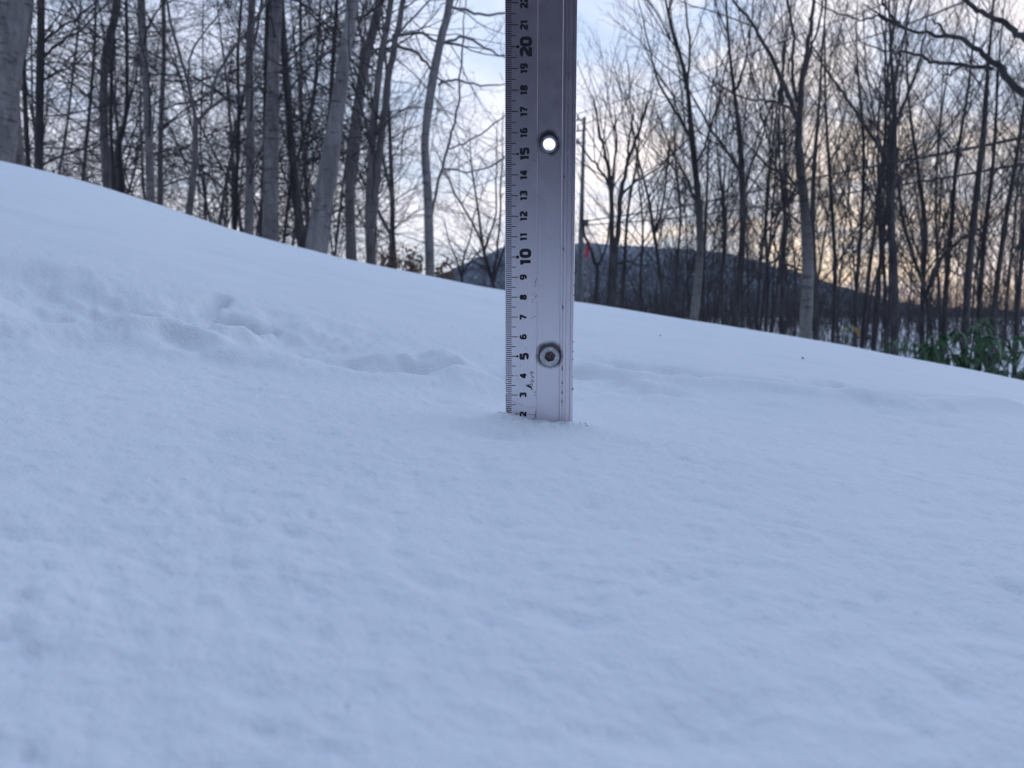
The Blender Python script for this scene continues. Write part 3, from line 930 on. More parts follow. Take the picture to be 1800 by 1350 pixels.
hero('bare_tree', [(1645, 650), (1634, 560), (1622, 500), (1590, 400), (1580, 330)], [6.8, 5.95, 5.1, 5.1, 3.4], 9.0, 'bark_dark', ASCEND,
     'crooked dark stem leaning left above the evergreen shrub', per_m=4.2, up=.8,
     limbs=[([(1626, 520), (1650, 460), (1690, 420), (1740, 390)], [6, 5, 5, 3], .4)])
hero('bare_tree', [(1655, 650), (1662, 520), (1672, 400), (1682, 280), (1700, 170)], [9.35, 8.5, 7.65, 5.95, 4.25], 9.4, 'bark_dark', ASCEND,
     'dark straight trunk behind the middle of the evergreen shrub, left of a close pair', per_m=4.2, up=1.2)
hero('bare_tree', [(1694, 660), (1700, 520), (1712, 380), (1728, 240), (1734, 150), (1742, 60)], [12.8, 11.9, 11, 8.5, 5.95, 4.25], 8.8, 'bark_dark', ASCEND,
     'stout dark trunk behind the evergreen shrub, with a plume of upright branches', per_m=6.3, from_px=350, up=1.2, Lk=.8)
hero('bare_tree', [(1716, 664), (1722, 540), (1730, 420), (1746, 280), (1752, 180)], [9.35, 8.5, 7.65, 5.95, 4.25], 9.2, 'bark_dark', ASCEND,
     'dark trunk leaning right, just right of the stout trunk with the plume', per_m=4.2, up=1.2)
hero('bare_tree', [(1740, 668), (1748, 540), (1766, 400), (1788, 270), (1800, 180)], [10.2, 9.35, 7.65, 5.95, 4.25], 9.0, 'bark_dark', ASCEND,
     'dark trunk leaning right toward the photo edge above the evergreen shrub', per_m=4.2, up=1.2)
hero('bare_tree', [(1782, 680), (1788, 560), (1800, 420), (1822, 280)], [8.5, 7.65, 6.8, 5.1], 9.0, 'bark_dark', ASCEND,
     'last dark trunk at the right edge, leaning out of the photo', per_m=4.2, up=1.5)
hero('bare_tree', [(1345, 592), (1350, 500), (1346, 400), (1352, 290)], [5.95, 5.1, 5.1, 3.4], 10.5, 'bark_dark', ASCEND,
     'slim stem between the dark upright tree and the mottled tree, nearer the upright tree', per_m=5.6, up=1)
hero('bare_tree', [(1378, 600), (1374, 500), (1380, 400), (1372, 300)], [6.8, 5.95, 5.1, 3.4], 10.0, 'bark_dark', ASCEND,
     'slim stem just left of the pale mottled foot', per_m=5.6, up=1)
hero('bare_tree', [(1196, 572), (1190, 480), (1196, 380), (1188, 290)], [5.1, 4.25, 4.25, 3.4], 11, 'bark_dark', ASCEND,
     'slim dark stem close at the left of the tall birch', per_m=5.6, up=1)
hero('bare_tree', [(1128, 560), (1126, 480), (1130, 400), (1124, 330)], [5.1, 4.25, 3.4, 2.55], 11, 'bark_dark', ASCEND,
     'thin dark stem in the gap right of the fan shaped tree', per_m=6.3, up=.8)

# the tree just outside the right edge whose two limbs hang into the picture
hero('overhanging_tree', [(2080, 760), (2060, 500), (2040, 300)], [110, 100, 90], 4.6, 'bark_dark', SPREAD,
     'near tree reaching in from beyond the upper right edge with two thick limbs', per_m=0, up=3, sides=14,
     limbs=[([(2045, 330), (1930, 250), (1800, 166), (1757, 120), (1722, 92), (1690, 70), (1645, 60), (1590, 49)], [34, 26, 12, 10, 8.5, 7.5, 6, 4.5], .25),
            ([(1588, 48), (1570, 32), (1558, 12), (1548, -20)], [6, 5, 4.5, 4], .3),
            ([(1745, 122), (1690, 114), (1645, 110), (1618, 98), (1590, 90), (1560, 90)], [7, 6.5, 6, 5, 4, 3], .2),
            ([(1588, 48), (1552, 32), (1510, 33), (1470, 22)], [5, 4, 3, 2.5], .2),
            ([(2050, 260), (1930, 150), (1800, 70), (1770, 44), (1730, 22), (1690, -5)], [30, 20, 11, 9.5, 8, 7], .5),
            ([(1668, 66), (1650, 44), (1638, 38)], [5, 4, 3], .05), ([(1690, 117), (1672, 128), (1657, 136)], [4, 3, 2.5], 0)])

# ------------------------------------------------------------------ the crowded background trees
def prototype(name, st, bark, height, r0, seed, label, group, per_m=7):
    rng = random.Random(seed)
    n = 14
    x = y = 0.0; pts = [(0, 0, -0.15)]
    lx, ly = rng.gauss(0, 0.05), rng.gauss(0, 0.05)
    for i in range(1, n):
        lx += rng.gauss(0, 0.035); ly += rng.gauss(0, 0.035)
        x += lx * height / n; y += ly * height / n
        pts.append((x, y, height * i / (n - 1)))
    rad = [r0 * (1.15 - 0.95 * i / (n - 1)) for i in range(n)]
    pts = spline(pts, 22); rad = np.interp(np.linspace(0, n - 1, 22), range(n), rad)
    out = [[], [], []]
    st = dict(st); st['rmin'] = 0.0017
    crown_on(rng, pts, rad, st, per_m, 0.8, out)
    items = [(pts, rad)]
    for _ in range(rng.randint(1, 2)):                       # a fork or two
        i = rng.randint(6, 13); d = turn(rng, tuple((pts[i + 1] - pts[i]) / np.linalg.norm(pts[i + 1] - pts[i])), 24)
        q = [pts[i] + np.array(d) * t + np.array((0, 0, 0.14 * t * t)) for t in np.linspace(0, height * 0.35, 8)]
        rr = np.linspace(rad[i] * 0.7, 0.006, 8)
        items.append((np.array(q), rr)); crown_on(rng, q, rr, st, per_m, -9, out)
    root = empty(name)
    tag(root, label, 'tree', group)
    link('trunk', tubes_mesh('trunk', items, M[bark], 7), root)
    link('crown', prisms_mesh('crown', [l for lv in out for l in lv], M['twig'], 3), root)
    return root


def scatter():
    sets = [('left', SPREAD, 'bark_mid', 'slender bare tree crowded in the background behind the left trunks', 'background trees of the left wood',
             [(random.Random(7).uniform(0, 1), 0)], 5, (-60, 700), (11, 32), 38),
            ('centre', ASCEND, 'bark_dark', 'small distant bare tree in the gap behind the ruler', 'distant trees behind the ruler', None, 2, (690, 1180), (24, 45), 14),
            ('right', ASCEND, 'bark_dark', 'slender bare tree crowded in the background behind the right trunks', 'background trees of the right wood', None, 5, (1195, 1860), (12, 38), 52)]
    for nm, st, bark, label, group, _, kinds, (x0, x1), (d0, d1), cnt in sets:
        rng = random.Random(hash(len(label)) + 11)
        hs = {'left': (5.5, 8.0), 'centre': (2.6, 4.0), 'right': (4.8, 7.6)}[nm]
        protos = [prototype('background_tree', st, bark, rng.uniform(*hs), (rng.uniform(0.026, 0.052) if nm == 'left' else rng.uniform(0.018, 0.036)), 300 + k * 7 + len(nm), label, group,
                            per_m=4.5 if nm == 'left' else 3.7) for k in range(kinds)]
        for i in range(cnt):
            o = protos[i] if i < kinds else copy_tree(protos[rng.randrange(kinds)])
            px = x0 + (x1 - x0) * (i * 0.6180339 % 1.0) + rng.uniform(-8, 8)
            Y = d0 + (d1 - d0) * rng.random() ** 1.2
            p = at(px, 560, Y)
            o.location = (p[0], p[1], ground_z(p[0], p[1]) - 0.03)
            s = rng.uniform(0.8, 1.2)
            o.scale = (s, s, s * rng.uniform(0.9, 1.1))
            o.rotation_euler = (rng.gauss(0, 0.03), rng.gauss(0, 0.03), rng.uniform(0, 2 * PI))


scatter()


def mass(name, label, count, px_rng, d_rng, h_rng, r, twigs, seed, mat, gz=True):
    """brush too dense to count: many thin stems joined in one object"""
    rng = random.Random(seed); lines = []
    for _ in range(count):
        px = rng.uniform(*px_rng); Y = d_rng[0] + (d_rng[1] - d_rng[0]) * rng.random()
        p = at(px, 560, Y); z = ground_z(p[0], p[1]) - 0.05
        h = rng.uniform(*h_rng) * (0.75 + 0.5 * (0.5 + 0.5 * float(noise2(np.array([p[0] / 3.0]), np.array([Y / 6.0]), 5)[0])))
        x, y = p[0], p[1]; lx, ly = rng.gauss(0, .14), rng.gauss(0, .14)
        pts = [(x, y, z)]
        for k in range(1, 5):
            lx += rng.gauss(0, .08); ly += rng.gauss(0, .08)
            pts.append((pts[-1][0] + lx * h / 4, pts[-1][1] + ly * h / 4, z + h * k / 4))
        rr = r * rng.uniform(.6, 1.4)
        lines.append((pts, [rr, rr * .85, rr * .7, rr * .5, rr * .3]))
        for _ in range(twigs):
            k = rng.randint(1, 4); q = pts[k]; L = h * rng.uniform(.12, .35)
            a = rng.uniform(0, 2 * PI); up = rng.uniform(.25, 1.2)
            m = math.sqrt(1 + up * up)
            d = (math.cos(a) / m, math.sin(a) / m, up / m)
            mid = tuple(q[c] + d[c] * L * .5 for c in range(3))
            e = (mid[0] + d[0] * L * .5 + rng.gauss(0, .08) * L, mid[1] + d[1] * L * .5 + rng.gauss(0, .08) * L, mid[2] + d[2] * L * .5 + .1 * L)
            lines.append(((q, mid, e), (rr * .5, rr * .4, rr * .25)))
    o = link(name, prisms_mesh(name, lines, mat, 3))
    tag(o, label, kind='stuff')


mass('brushwood', 'dense dark brushwood standing in the snow of the right wood', 2000, (1030, 1900), (11, 34), (0.7, 2.3), 0.0065, 7, 1, M['twig'])
mass('brushwood', 'dark brushwood on the far snow behind the ruler', 260, (780, 1180), (22, 46), (0.6, 1.4), 0.008, 6, 2, M['twig'])
mass('distant_wood', 'far off wood closing the snow field, dark and bare', 1900, (560, 2000), (60, 110), (1.8, 3.8), 0.024, 6, 3, M['bark_dark'])
mass('undergrowth', 'thin tangled undergrowth among the left trunks', 170, (-60, 720), (9, 24), (1.2, 3.4), 0.005, 8, 4, M['twig'])


# ------------------------------------------------------------------ shrubs with leaves
def leaf_mesh(name, L, W, mat, fold, droop):
    """a long folded leaf, stalk at the origin, running along +x"""
    n = 6; V, Fc = [], []
    for i in range(n + 1):
        t = i / n
        w = W * 0.5 * math.sin(PI * min(1, 0.06 + 0.94 * t) ** 0.85) if i < n else 0.0008
        z = -droop * L * t * t
        V += [(L * t, -w, z + fold * w), (L * t, 0, z), (L * t, w, z + fold * w)]
    for i in range(n):
        a = 3 * i; Fc += [(a, a + 3, a + 4, a + 1), (a + 1, a + 4, a + 5, a + 2)]
    return mesh_from(name, np.array(V), Fc, mat, True)


LEAVES = [leaf_mesh('leaf', 0.135, 0.042, M['leaf'], 0.35, 0.35), leaf_mesh('leaf', 0.115, 0.036, M['leaf'], 0.5, 0.55),
          leaf_mesh('leaf', 0.15, 0.046, M['leaf'], 0.25, 0.75)]
YLEAF = leaf_mesh('leaf', 0.13, 0.05, M['leaf_yellow'], 0.5, 0.4)


def shrub(name, label, tips, Y, foot, seed, size=1.0, per=7, yellow=0):
    """whorls of drooping leaves on stem tips; every leaf a part"""
    rng = random.Random(seed)
    f = at(foot[0], foot[1], Y); g = ground_z(f[0], f[1])
    root = empty(name, (f[0], f[1], g)); tag(root, label, 'shrub')
    base = np.array((f[0], f[1], g)); stems = []
    k = 0
    for (px, py) in tips:
        dy = rng.uniform(-.35, .5)
        p = at(px + rng.uniform(-6, 6), py + rng.uniform(-5, 5), Y + dy) - base
        s = np.array((p[0] * .55 + rng.gauss(0, .08), p[1] * .6, -0.1))
        mid = s * .4 + p * .6 + np.array((rng.gauss(0, .04), rng.gauss(0, .04), -0.04))
        stems.append((spline([s, mid, p], 7), np.linspace(.009, .005, 7)))
        m = rng.randint(per - 2, per + 1)
        for j in range(m):
            me = YLEAF if k < yellow else LEAVES[rng.randrange(3)]
            o = link('leaf', me, root); k += 1
            o.location = tuple(p + np.array((rng.gauss(0, .012), rng.gauss(0, .012), rng.gauss(0, .02))))
            o.rotation_euler = (rng.gauss(0, .35), rng.uniform(-0.15, .85), 2 * PI * (j + rng.uniform(-.3, .3)) / m)
            o.scale = (size * rng.uniform(.75, 1.15),) * 3
            if me is YLEAF: o['label'] = 'yellowed leaf'; o.scale = (.95,) * 3; o.location.z += .02
    st = link('stem', tubes_mesh('stem', stems, M['bark_dark'], 5), root)
    return root


rs = random.Random(5)
big = [(1640, 612), (1662, 590), (1690, 585), (1718, 578), (1742, 592), (1765, 600), (1790, 596), (1815, 600), (1650, 632), (1672, 622),
       (1698, 612), (1724, 608), (1748, 622), (1772, 628), (1798, 622), (1820, 632), (1668, 646), (1694, 640), (1720, 636), (1744, 648),
       (1770, 652), (1796, 650), (1730, 660), (1756, 668), (1784, 672), (1622, 628), (1630, 604), (1612, 640), (1705, 655), (1735, 568), (1640, 640), (1810, 660), (1700, 628)]
shrub('evergreen_shrub', 'broad dark green shrub of drooping leaves at the right edge of the snow crest', big, 6.4, (1730, 690), 3, 1.0, 9)
shrub('evergreen_shrub', 'small dark green leafy shrub standing left of the broad evergreen one',
      [(1575, 600), (1592, 596), (1606, 606), (1585, 612), (1615, 612)], 6.8, (1595, 650), 4, .85, 6)
shrub('evergreen_shrub', 'little shrub with one yellowed leaf beyond the crest near the mottled tree',
      [(1484, 584), (1474, 600), (1480, 608), (1488, 600)], 7.2, (1480, 630), 8, .8, 4, yellow=2)


def withered():
    rng = random.Random(9)
    for label, x0, x1, y0, y1, cnt in (('low shrub of withered brown leaves left of the lone bowed trunk', 668, 742, 425, 478, 200),
                                      ('low shrub of withered brown leaves right behind the lone bowed trunk', 766, 800, 455, 485, 70)):
        Y = 11.0
        f = at((x0 + x1) / 2, y1, Y); g = ground_z(f[0], f[1]); base = np.array((f[0], f[1], g))
        root = empty('withered_shrub', tuple(base)); tag(root, label, 'shrub')
        V, Fc, lines = [], [], []
        for _ in range(cnt):
            p = at(rng.uniform(x0, x1), rng.triangular(y0, y1 + 12, y1), Y + rng.uniform(-.6, .6)) - base
            L = rng.uniform(.03, .06)
            a = Vector((rng.gauss(0, 1), rng.gauss(0, 1), rng.gauss(0, 1))).normalized(); b = a.orthogonal().normalized()
            i = len(V)
            V += [tuple(Vector(p) - a * L), tuple(Vector(p) + b * L * .5 + Vector((0, 0, .008))), tuple(Vector(p) + a * L), tuple(Vector(p) - b * L * .5)]
            Fc.append((i, i + 1, i + 2, i + 3))
            if rng.random() < .3:
                s = np.array((p[0] * .7, p[1] * .7, -0.1)); lines.append(((s, s * .5 + p * .5 + rng.gauss(0, .04), p), (.006, .005, .003)))
        link('stem', prisms_mesh('stem', lines, M['twig'], 4), root)
        l = link('leaf', mesh_from('leaf', np.array(V), Fc, M['leaf_brown']), root); l['kind'] = 'stuff'


withered()


# ------------------------------------------------------------------ utility pole, cables, marker stake
def pole():
    Y = 32.0
    top, bot = at(1027, 206, Y), at(1018, 530, Y)
    d = (bot - top); g = ground_z(bot[0], bot[1]) - .3
    foot = bot + d / d[2] * (g - bot[2])
    root = empty('utility_pole', tuple(foot)); tag(root, 'grey tapered utility pole with crossarms, half hidden behind the ruler', 'pole')
    up = top - foot
    pts = np.array([up * t for t in np.linspace(0, 1, 12)]); link('shaft', tubes_mesh('shaft', [(pts, np.linspace(.15, .06, 12))], M['pole'], 16), root)
    ends = []
    for py in (211, 230, 251):
        a = at(1027, py, Y) - foot; b = at(1004, py + 3, Y - .2) - foot
        c = a + (a - b) * .12
        ax = np.array([b, (a + b) / 2, a, c])
        arm = link('crossarm', tubes_mesh('crossarm', [(ax + np.array((0, -.12, 0)), np.full(4, .032))], M['pole'], 6), root)
        for q in (b, (a + b) / 2):
            z = np.array([q + np.array((0, -.12, .04 + .04 * i)) for i in range(5)])
            link('insulator', tubes_mesh('insulator', [(z, np.array((.03, .055, .035, .055, .02)))], M['eyelet'], 8), arm)
        ends.append(foot + b + np.array((0, -.12, .2)))
    # stepped clamp for the lower cables
    q = at(1026, 392, Y) - foot
    link('cable_clamp', tubes_mesh('cable_clamp', [(np.array([q + np.array((0, 0, -.12)), q + np.array((0, 0, .12))]), np.array((.2, .2)))], M['pole'], 12), root)
    return foot, ends


def cables():
    foot, ends = pole()
    lo1 = at(1026, 389, 31.8); lo2 = at(1026, 396, 31.8)
    runs = [('upper thin power line running up from the pole top to the right', ends[0], (1430, 52), (1565, 2), 14, .014),
            ('second thin power line just below the upper one, from the pole top', ends[1], (1400, 100), (1560, 55), 14, .014),
            ('thick black cable crossing the right trees, the higher of two', lo1, (1471, 305), (1810, 239), 11, .026),
            ('thick black cable crossing the right trees, the lower of two', lo2, (1440, 347), (1810, 286), 11, .022)]
    for label, a, mpx, epx, Ye, r in runs:
        e = at(epx[0], epx[1], Ye)
        m = at(mpx[0], mpx[1], a[1] + (Ye - a[1]) * .55)
        e2 = e + (e - m) * .8 + np.array((0, 0, .25))
        P = spline([a, a * .5 + m * .5 + np.array((0, 0, -.12)), m, e, e2], 40)
        o = link('power_line', tubes_mesh('power_line', [(P, np.full(40, r))], M['wire'], 5))
        tag(o, label, 'cable', 'cables running to the utility pole')


cables()


def stake():
    Y = 14.0
    a, b = at(1033, 545, Y), at(1033, 420, Y)
    g = ground_z(a[0], a[1]) - .1
    foot = np.array((a[0], a[1], g))
    root = empty('marker_stake', tuple(foot)); tag(root, 'thin wooden stake with a pink ribbon, right beside the ruler', 'stake')
    P = np.array([b - foot + (np.array((0, 0, g)) - np.array((0, 0, b[2]))) * (1 - t) for t in np.linspace(0, 1, 8)])
    link('post', tubes_mesh('post', [(P, np.full(8, .016))], M['stake'], 6), root)
    # the ribbon: a folded strip hanging from the top
    V, Fc = [], []
    t0 = at(1033, 424, Y) - foot; t1 = at(1032, 453, Y) - foot
    n = 9
    for side, off in ((0, -.022), (1, -.034)):
        for i in range(n + 1):
            t = i / n; p = t0 + (t1 - t0) * t * (1 if side == 0 else .86)
            w = .036 * (1 - .25 * t); wob = .012 * math.sin(t * 5 + side)
            k = len(V)
            V += [tuple(p + np.array((-w + wob, off, 0))), tuple(p + np.array((wob, off - .008, 0))), tuple(p + np.array((w + wob, off + .004, 0)))]
            if i: Fc += [(k - 3, k - 2, k + 1, k), (k - 2, k - 1, k + 2, k + 1)]
    link('ribbon', mesh_from('ribbon', np.array(V), Fc, M['pink'], True), root)


stake()


def debris():
    for px, py, L, label in ((1411, 631, .0024, 'tiny dark seed lying alone on the smooth right snow slope'),
                             (1161, 591, .0016, 'tiny dark speck on the snow crest right of the ruler')):
        p = on_snow(px, py); z = ground_z(*p)
        bm = bmesh.new(); bmesh.ops.create_icosphere(bm, subdivisions=2, radius=1)
        for v in bm.verts:
            v.co = Vector((v.co.x * L, v.co.y * L * .55, v.co.z * L * .5 * (1 + .3 * v.co.x)))
        me = bpy.data.meshes.new('seed'); bm.to_mesh(me); bm.free(); me.materials.append(M['seed'])
        o = link('seed', me); o.location = (p[0], p[1], z + L * .55); o.rotation_euler = (0, .2, .6)
        tag(o, label, 'seed')


debris()


def crumbs():
    """a few loose grains of snow at the ruler foot"""
    rng = np.random.default_rng(12)
    bm = bmesh.new(); bmesh.ops.create_icosphere(bm, subdivisions=2, radius=1)
    bm.verts.index_update()
    T = np.array([v.co[:] for v in bm.verts]); Fc = np.array([[v.index for v in f.verts] for f in bm.faces]); bm.free()
    P, R = [], []
    for _ in range(70):                                  # along the foot
        P.append((rng.uniform(-0.008, 0.040), 0.392 - abs(rng.normal(0, .006)) - 0.0005)); R.append(rng.uniform(.0003, .0009))
    P = np.array(P); R = np.array(R)
    dg = bpy.context.evaluated_depsgraph_get(); me = bpy.data.objects['snow_ground']
    V, Q = [], []
    for k, (p, q) in enumerate(zip(P, R)):
        hit, loc, _n, _i = me.ray_cast(Vector((p[0], p[1], 3)), Vector((0, 0, -1)))
        z = loc.z if hit else 0
        w = 1 + .28 * fbm(T[:, 0] * 1.7 + k * 3.1, T[:, 1] * 1.7 + T[:, 2] * 1.3, 2, 7)
        V.append(T * w[:, None] * q * rng.uniform(.6, 1.15, 3) + np.array((p[0], p[1], z - q * .1))); Q.append(Fc + k * len(T))
    o = link('snow_crumbs', mesh_from('snow_crumbs', np.vstack(V), np.vstack(Q), M['snow'], True))
    tag(o, 'fine loose crumbs of snow along the ruler foot', kind='stuff')


bpy.context.view_layer.update()
crumbs()


# ------------------------------------------------------------------ the ruler
def ruler():
    base = np.array((0, 0.3941, 0.0))
    root = empty('aluminium_ruler', tuple(base))
    root.rotation_euler = (math.radians(8.40 - 5.0), 0, 0)
    tag(root, 'long aluminium ruler stuck upright in the snow with black centimetre numbers', 'ruler')
    mm = 0.001
    prof = [(-3.4, .35), (-3.2, 0), (12.4, 0), (12.55, .2), (12.6, 1.5), (12.85, 1.5), (12.9, .8), (23.95, .8), (24.0, 1.5), (24.32, 1.5), (24.4, -.7), (24.65, -1.0), (25.3, -1.0), (25.4, .5), (25.75, .5),
            (25.85, -1.0), (26.9, -1.12), (27.0, -.3), (27.25, -.3), (27.35, -1.12), (29.2, -1.1), (29.28, .6), (29.66, .6), (29.74, -.85),
            (31.1, -.7), (31.3, -.45), (31.3, 5.0), (29.5, 5.2), (24.4, 5.2), (24.2, 3.0), (12.8, 3.0), (12.6, 4.6), (11.6, 4.6), (11.4, 1.3), (-3.4, 1.0)]
    z0, z1 = -0.019, 0.295
    zs = np.linspace(z0, z1, 30)
    V = np.array([(x * mm, y * mm, z) for z in zs for x, y in prof]); n = len(prof)
    Fc = [(k * n + i, k * n + (i + 1) % n, (k + 1) * n + (i + 1) % n, (k + 1) * n + i) for k in range(len(zs) - 1) for i in range(n)]
    Fc += [tuple(range(n))[::-1], tuple(range((len(zs) - 1) * n, len(zs) * n))]
    body = link('body', mesh_from('body', V, Fc, M['alu']), root)
    bm = bmesh.new(); bm.from_mesh(body.data); bmesh.ops.recalc_face_normals(bm, faces=bm.faces); bm.to_mesh(body.data); bm.free()
    # through hole for the eyelet
    bm = bmesh.new()
    bmesh.ops.create_cone(bm, cap_ends=True, segments=40, radius1=.0036, radius2=.0036, depth=.03,
                          matrix=Matrix.Translation((HOLE[0], .002, HOLE[1])) @ Matrix.Rotation(PI / 2, 4, 'X'))
    cm = bpy.data.meshes.new('cutter'); bm.to_mesh(cm); bm.free()
    cut = bpy.data.objects.new('cutter', cm); COL.objects.link(cut); cut.parent = root
    md = body.modifiers.new('hole', 'BOOLEAN'); md.object = cut; md.operation = 'DIFFERENCE'; md.solver = 'EXACT'
    bpy.context.view_layer.update()
    ev = body.evaluated_get(bpy.context.evaluated_depsgraph_get())
    me = bpy.data.meshes.new_from_object(ev); body.modifiers.clear(); body.data = me
    bpy.data.objects.remove(cut); bpy.data.meshes.remove(cm)

    def lathe(name, prof_, c, mat, segs=40, parent=root):
        V, Fc = [], []
        for (r, y) in prof_:
            for k in range(segs):
                a = 2 * PI * k / segs; V.append((c[0] + r * mm * math.cos(a), y * mm, c[1] + r * mm * math.sin(a)))
        for i in range(len(prof_) - 1):
            for k in range(segs):
                k2 = (k + 1) % segs; Fc.append((i * segs + k, i * segs + k2, (i + 1) * segs + k2, (i + 1) * segs + k))
        me = mesh_from(name, np.array(V), Fc, mat)
        bm = bmesh.new(); bm.from_mesh(me); bmesh.ops.recalc_face_normals(bm, faces=bm.faces); bm.to_mesh(me); bm.free()
        return link(name, me, parent)

    lathe('eyelet', [(3.3, 3.2), (3.12, 2.6), (3.08, .6), (3.25, .3), (3.55, .22), (3.95, .3), (4.15, .55), (4.2, .95), (4.0, .95), (3.5, 3.2), (3.3, 3.2)], HOLE, M['eyelet'])
    # button head bolt with a hexagon socket
    segs = 48
    V, Fc = [], []

    def ring(fn, y):
        i = len(V)
        for k in range(segs):
            a = 2 * PI * k / segs; r = fn(a); V.append((BOLT[0] + r * mm * math.cos(a), y * mm, BOLT[1] + r * mm * math.sin(a)))
        return i

    def hexr(R, rot=.22):
        def f(a):
            b = (a - rot) % (PI / 3) - PI / 6
            return R * math.cos(PI / 6) / math.cos(b)
        return f
    rows = [ring(lambda a: 4.6, .85), ring(lambda a: 5.05, .75), ring(lambda a: 5.05, -1.4), ring(lambda a: 4.85, -1.75), ring(lambda a: 4.45, -1.85),
            ring(lambda a: 4.3, -1.78), ring(lambda a: 4.1, -1.78), ring(lambda a: 3.95, -1.86), ring(hexr(3.0), -1.9), ring(hexr(2.85), -1.75)]
    for a, b in zip(rows[:-1], rows[1:]):
        for k in range(segs): Fc.append((a + k, a + (k + 1) % segs, b + (k + 1) % segs, b + k))
    me = mesh_from('bolt', np.array(V), Fc, M['steel'])
    bm = bmesh.new(); bm.from_mesh(me); bmesh.ops.recalc_face_normals(bm, faces=bm.faces); bm.to_mesh(me); bm.free()
    bolt = link('bolt', me, root)
    V, Fc = [], []
    rows = [ring(hexr(2.85), -1.75), ring(hexr(2.75), .2), ring(hexr(1.6), .35), ring(lambda a: .7, .1), ring(lambda a: .05, .1)]
    for a, b in zip(rows[:-1], rows[1:]):
        for k in range(segs): Fc.append((a + k, a + (k + 1) % segs, b + (k + 1) % segs, b + k))
    link('hex_socket', mesh_from('hex_socket', np.array(V), Fc, M['grime']), bolt)

    def zr(reading): return (reading - 1.9) * 0.01

    yp = -0.00006
    rng = random.Random(2)
    V, Fc = [], []

    def quad(x0, x1, z0, z1):
        i = len(V); V.extend([(x0, yp, z0), (x1, yp, z0), (x1, yp, z1), (x0, yp, z1)]); Fc.append((i, i + 1, i + 2, i + 3))

    for k in range(5, 300):
        c = k % 10 == 0; h5 = k % 10 == 5
        L = 6.2 if c else (5.1 if h5 else 3.0)
        w = .21 if c else .20
        z = zr(k / 10)
        if abs(k - 40) < 1:
            quad(-3.15 * mm, 1.0 * mm, z - w * mm, z + w * mm); quad(1.7 * mm, 3.0 * mm, z - .13 * mm, z + .13 * mm)
            continue
        s = -3.15 + (rng.uniform(0, .9) if k < 42 and rng.random() < .4 else 0)
        quad(s * mm, (-3.2 + L) * mm, z - w * mm, z + w * mm)
        if c and k % 50 == 0:
            R = .62 if k % 100 else .80
            i = len(V); cx = (-3.2 + L - .2) * mm
            V.extend([(cx + R * mm * math.cos(2 * PI * q / 16), yp - 2e-6, z + R * mm * math.sin(2 * PI * q / 16)) for q in range(16)])
            Fc.append(tuple(range(i, i + 16)))
    link('graduation', mesh_from('graduation', np.array(V), Fc, M['print']), root)['kind'] = 'stuff'

    # numerals: broad heavy figures reading upwards
    def ribbon(strokes, hw, name, place):
        V, Fc = [], []
        for si, st in enumerate(strokes):
            P = np.array(st, float); n = len(P)
            closed = np.allclose(P[0], P[-1]) and n > 3
            d = np.diff(P, axis=0); d /= np.linalg.norm(d, axis=1)[:, None]
            nrm = np.stack((-d[:, 1], d[:, 0]), 1)
            i0 = len(V)
            for i in range(n):
                a = nrm[i - 1] if i else (nrm[-1] if closed else nrm[0]); b = nrm[i] if i < n - 1 else (nrm[0] if closed else nrm[-1])
                m = a + b; m = m / max(np.linalg.norm(m), 1e-6); s = hw / max(m @ a, .55)
                p = P[i].copy()
                if not closed and st is not None:
                    pass
                for q in (p + m * s, p - m * s):
                    u, v = place(q); V.append((u, yp - 1e-6 * (si + 1), v))
            for i in range(n - 1):
                a = i0 + 2 * i; Fc.append((a, a + 1, a + 3, a + 2))
        me = mesh_from(name, np.array(V), Fc, M['print'])
        return link(name, me, root)

    def arc(cx, cy, rx, ry, a0, a1, n=12):
        return [(cx + rx * math.cos(math.radians(a)), cy + ry * math.sin(math.radians(a))) for a in np.linspace(a0, a1, n)]

    def superarc(cx, cy, rx, ry, a0, a1, n=14, e=.62):
        o = []
        for a in np.linspace(a0, a1, n):
            c, s = math.cos(math.radians(a)), math.sin(math.radians(a))
            o.append((cx + rx * math.copysign(abs(c) ** e, c), cy + ry * math.copysign(abs(s) ** e, s)))
        return o
    # each figure in a box 0..0.82 wide, 0..1 high, drawn with strokes of half width 0.12
    w, b = .82, .125
    l, r_, bt, tp = b, w - b, b * .8, 1 - b * .8
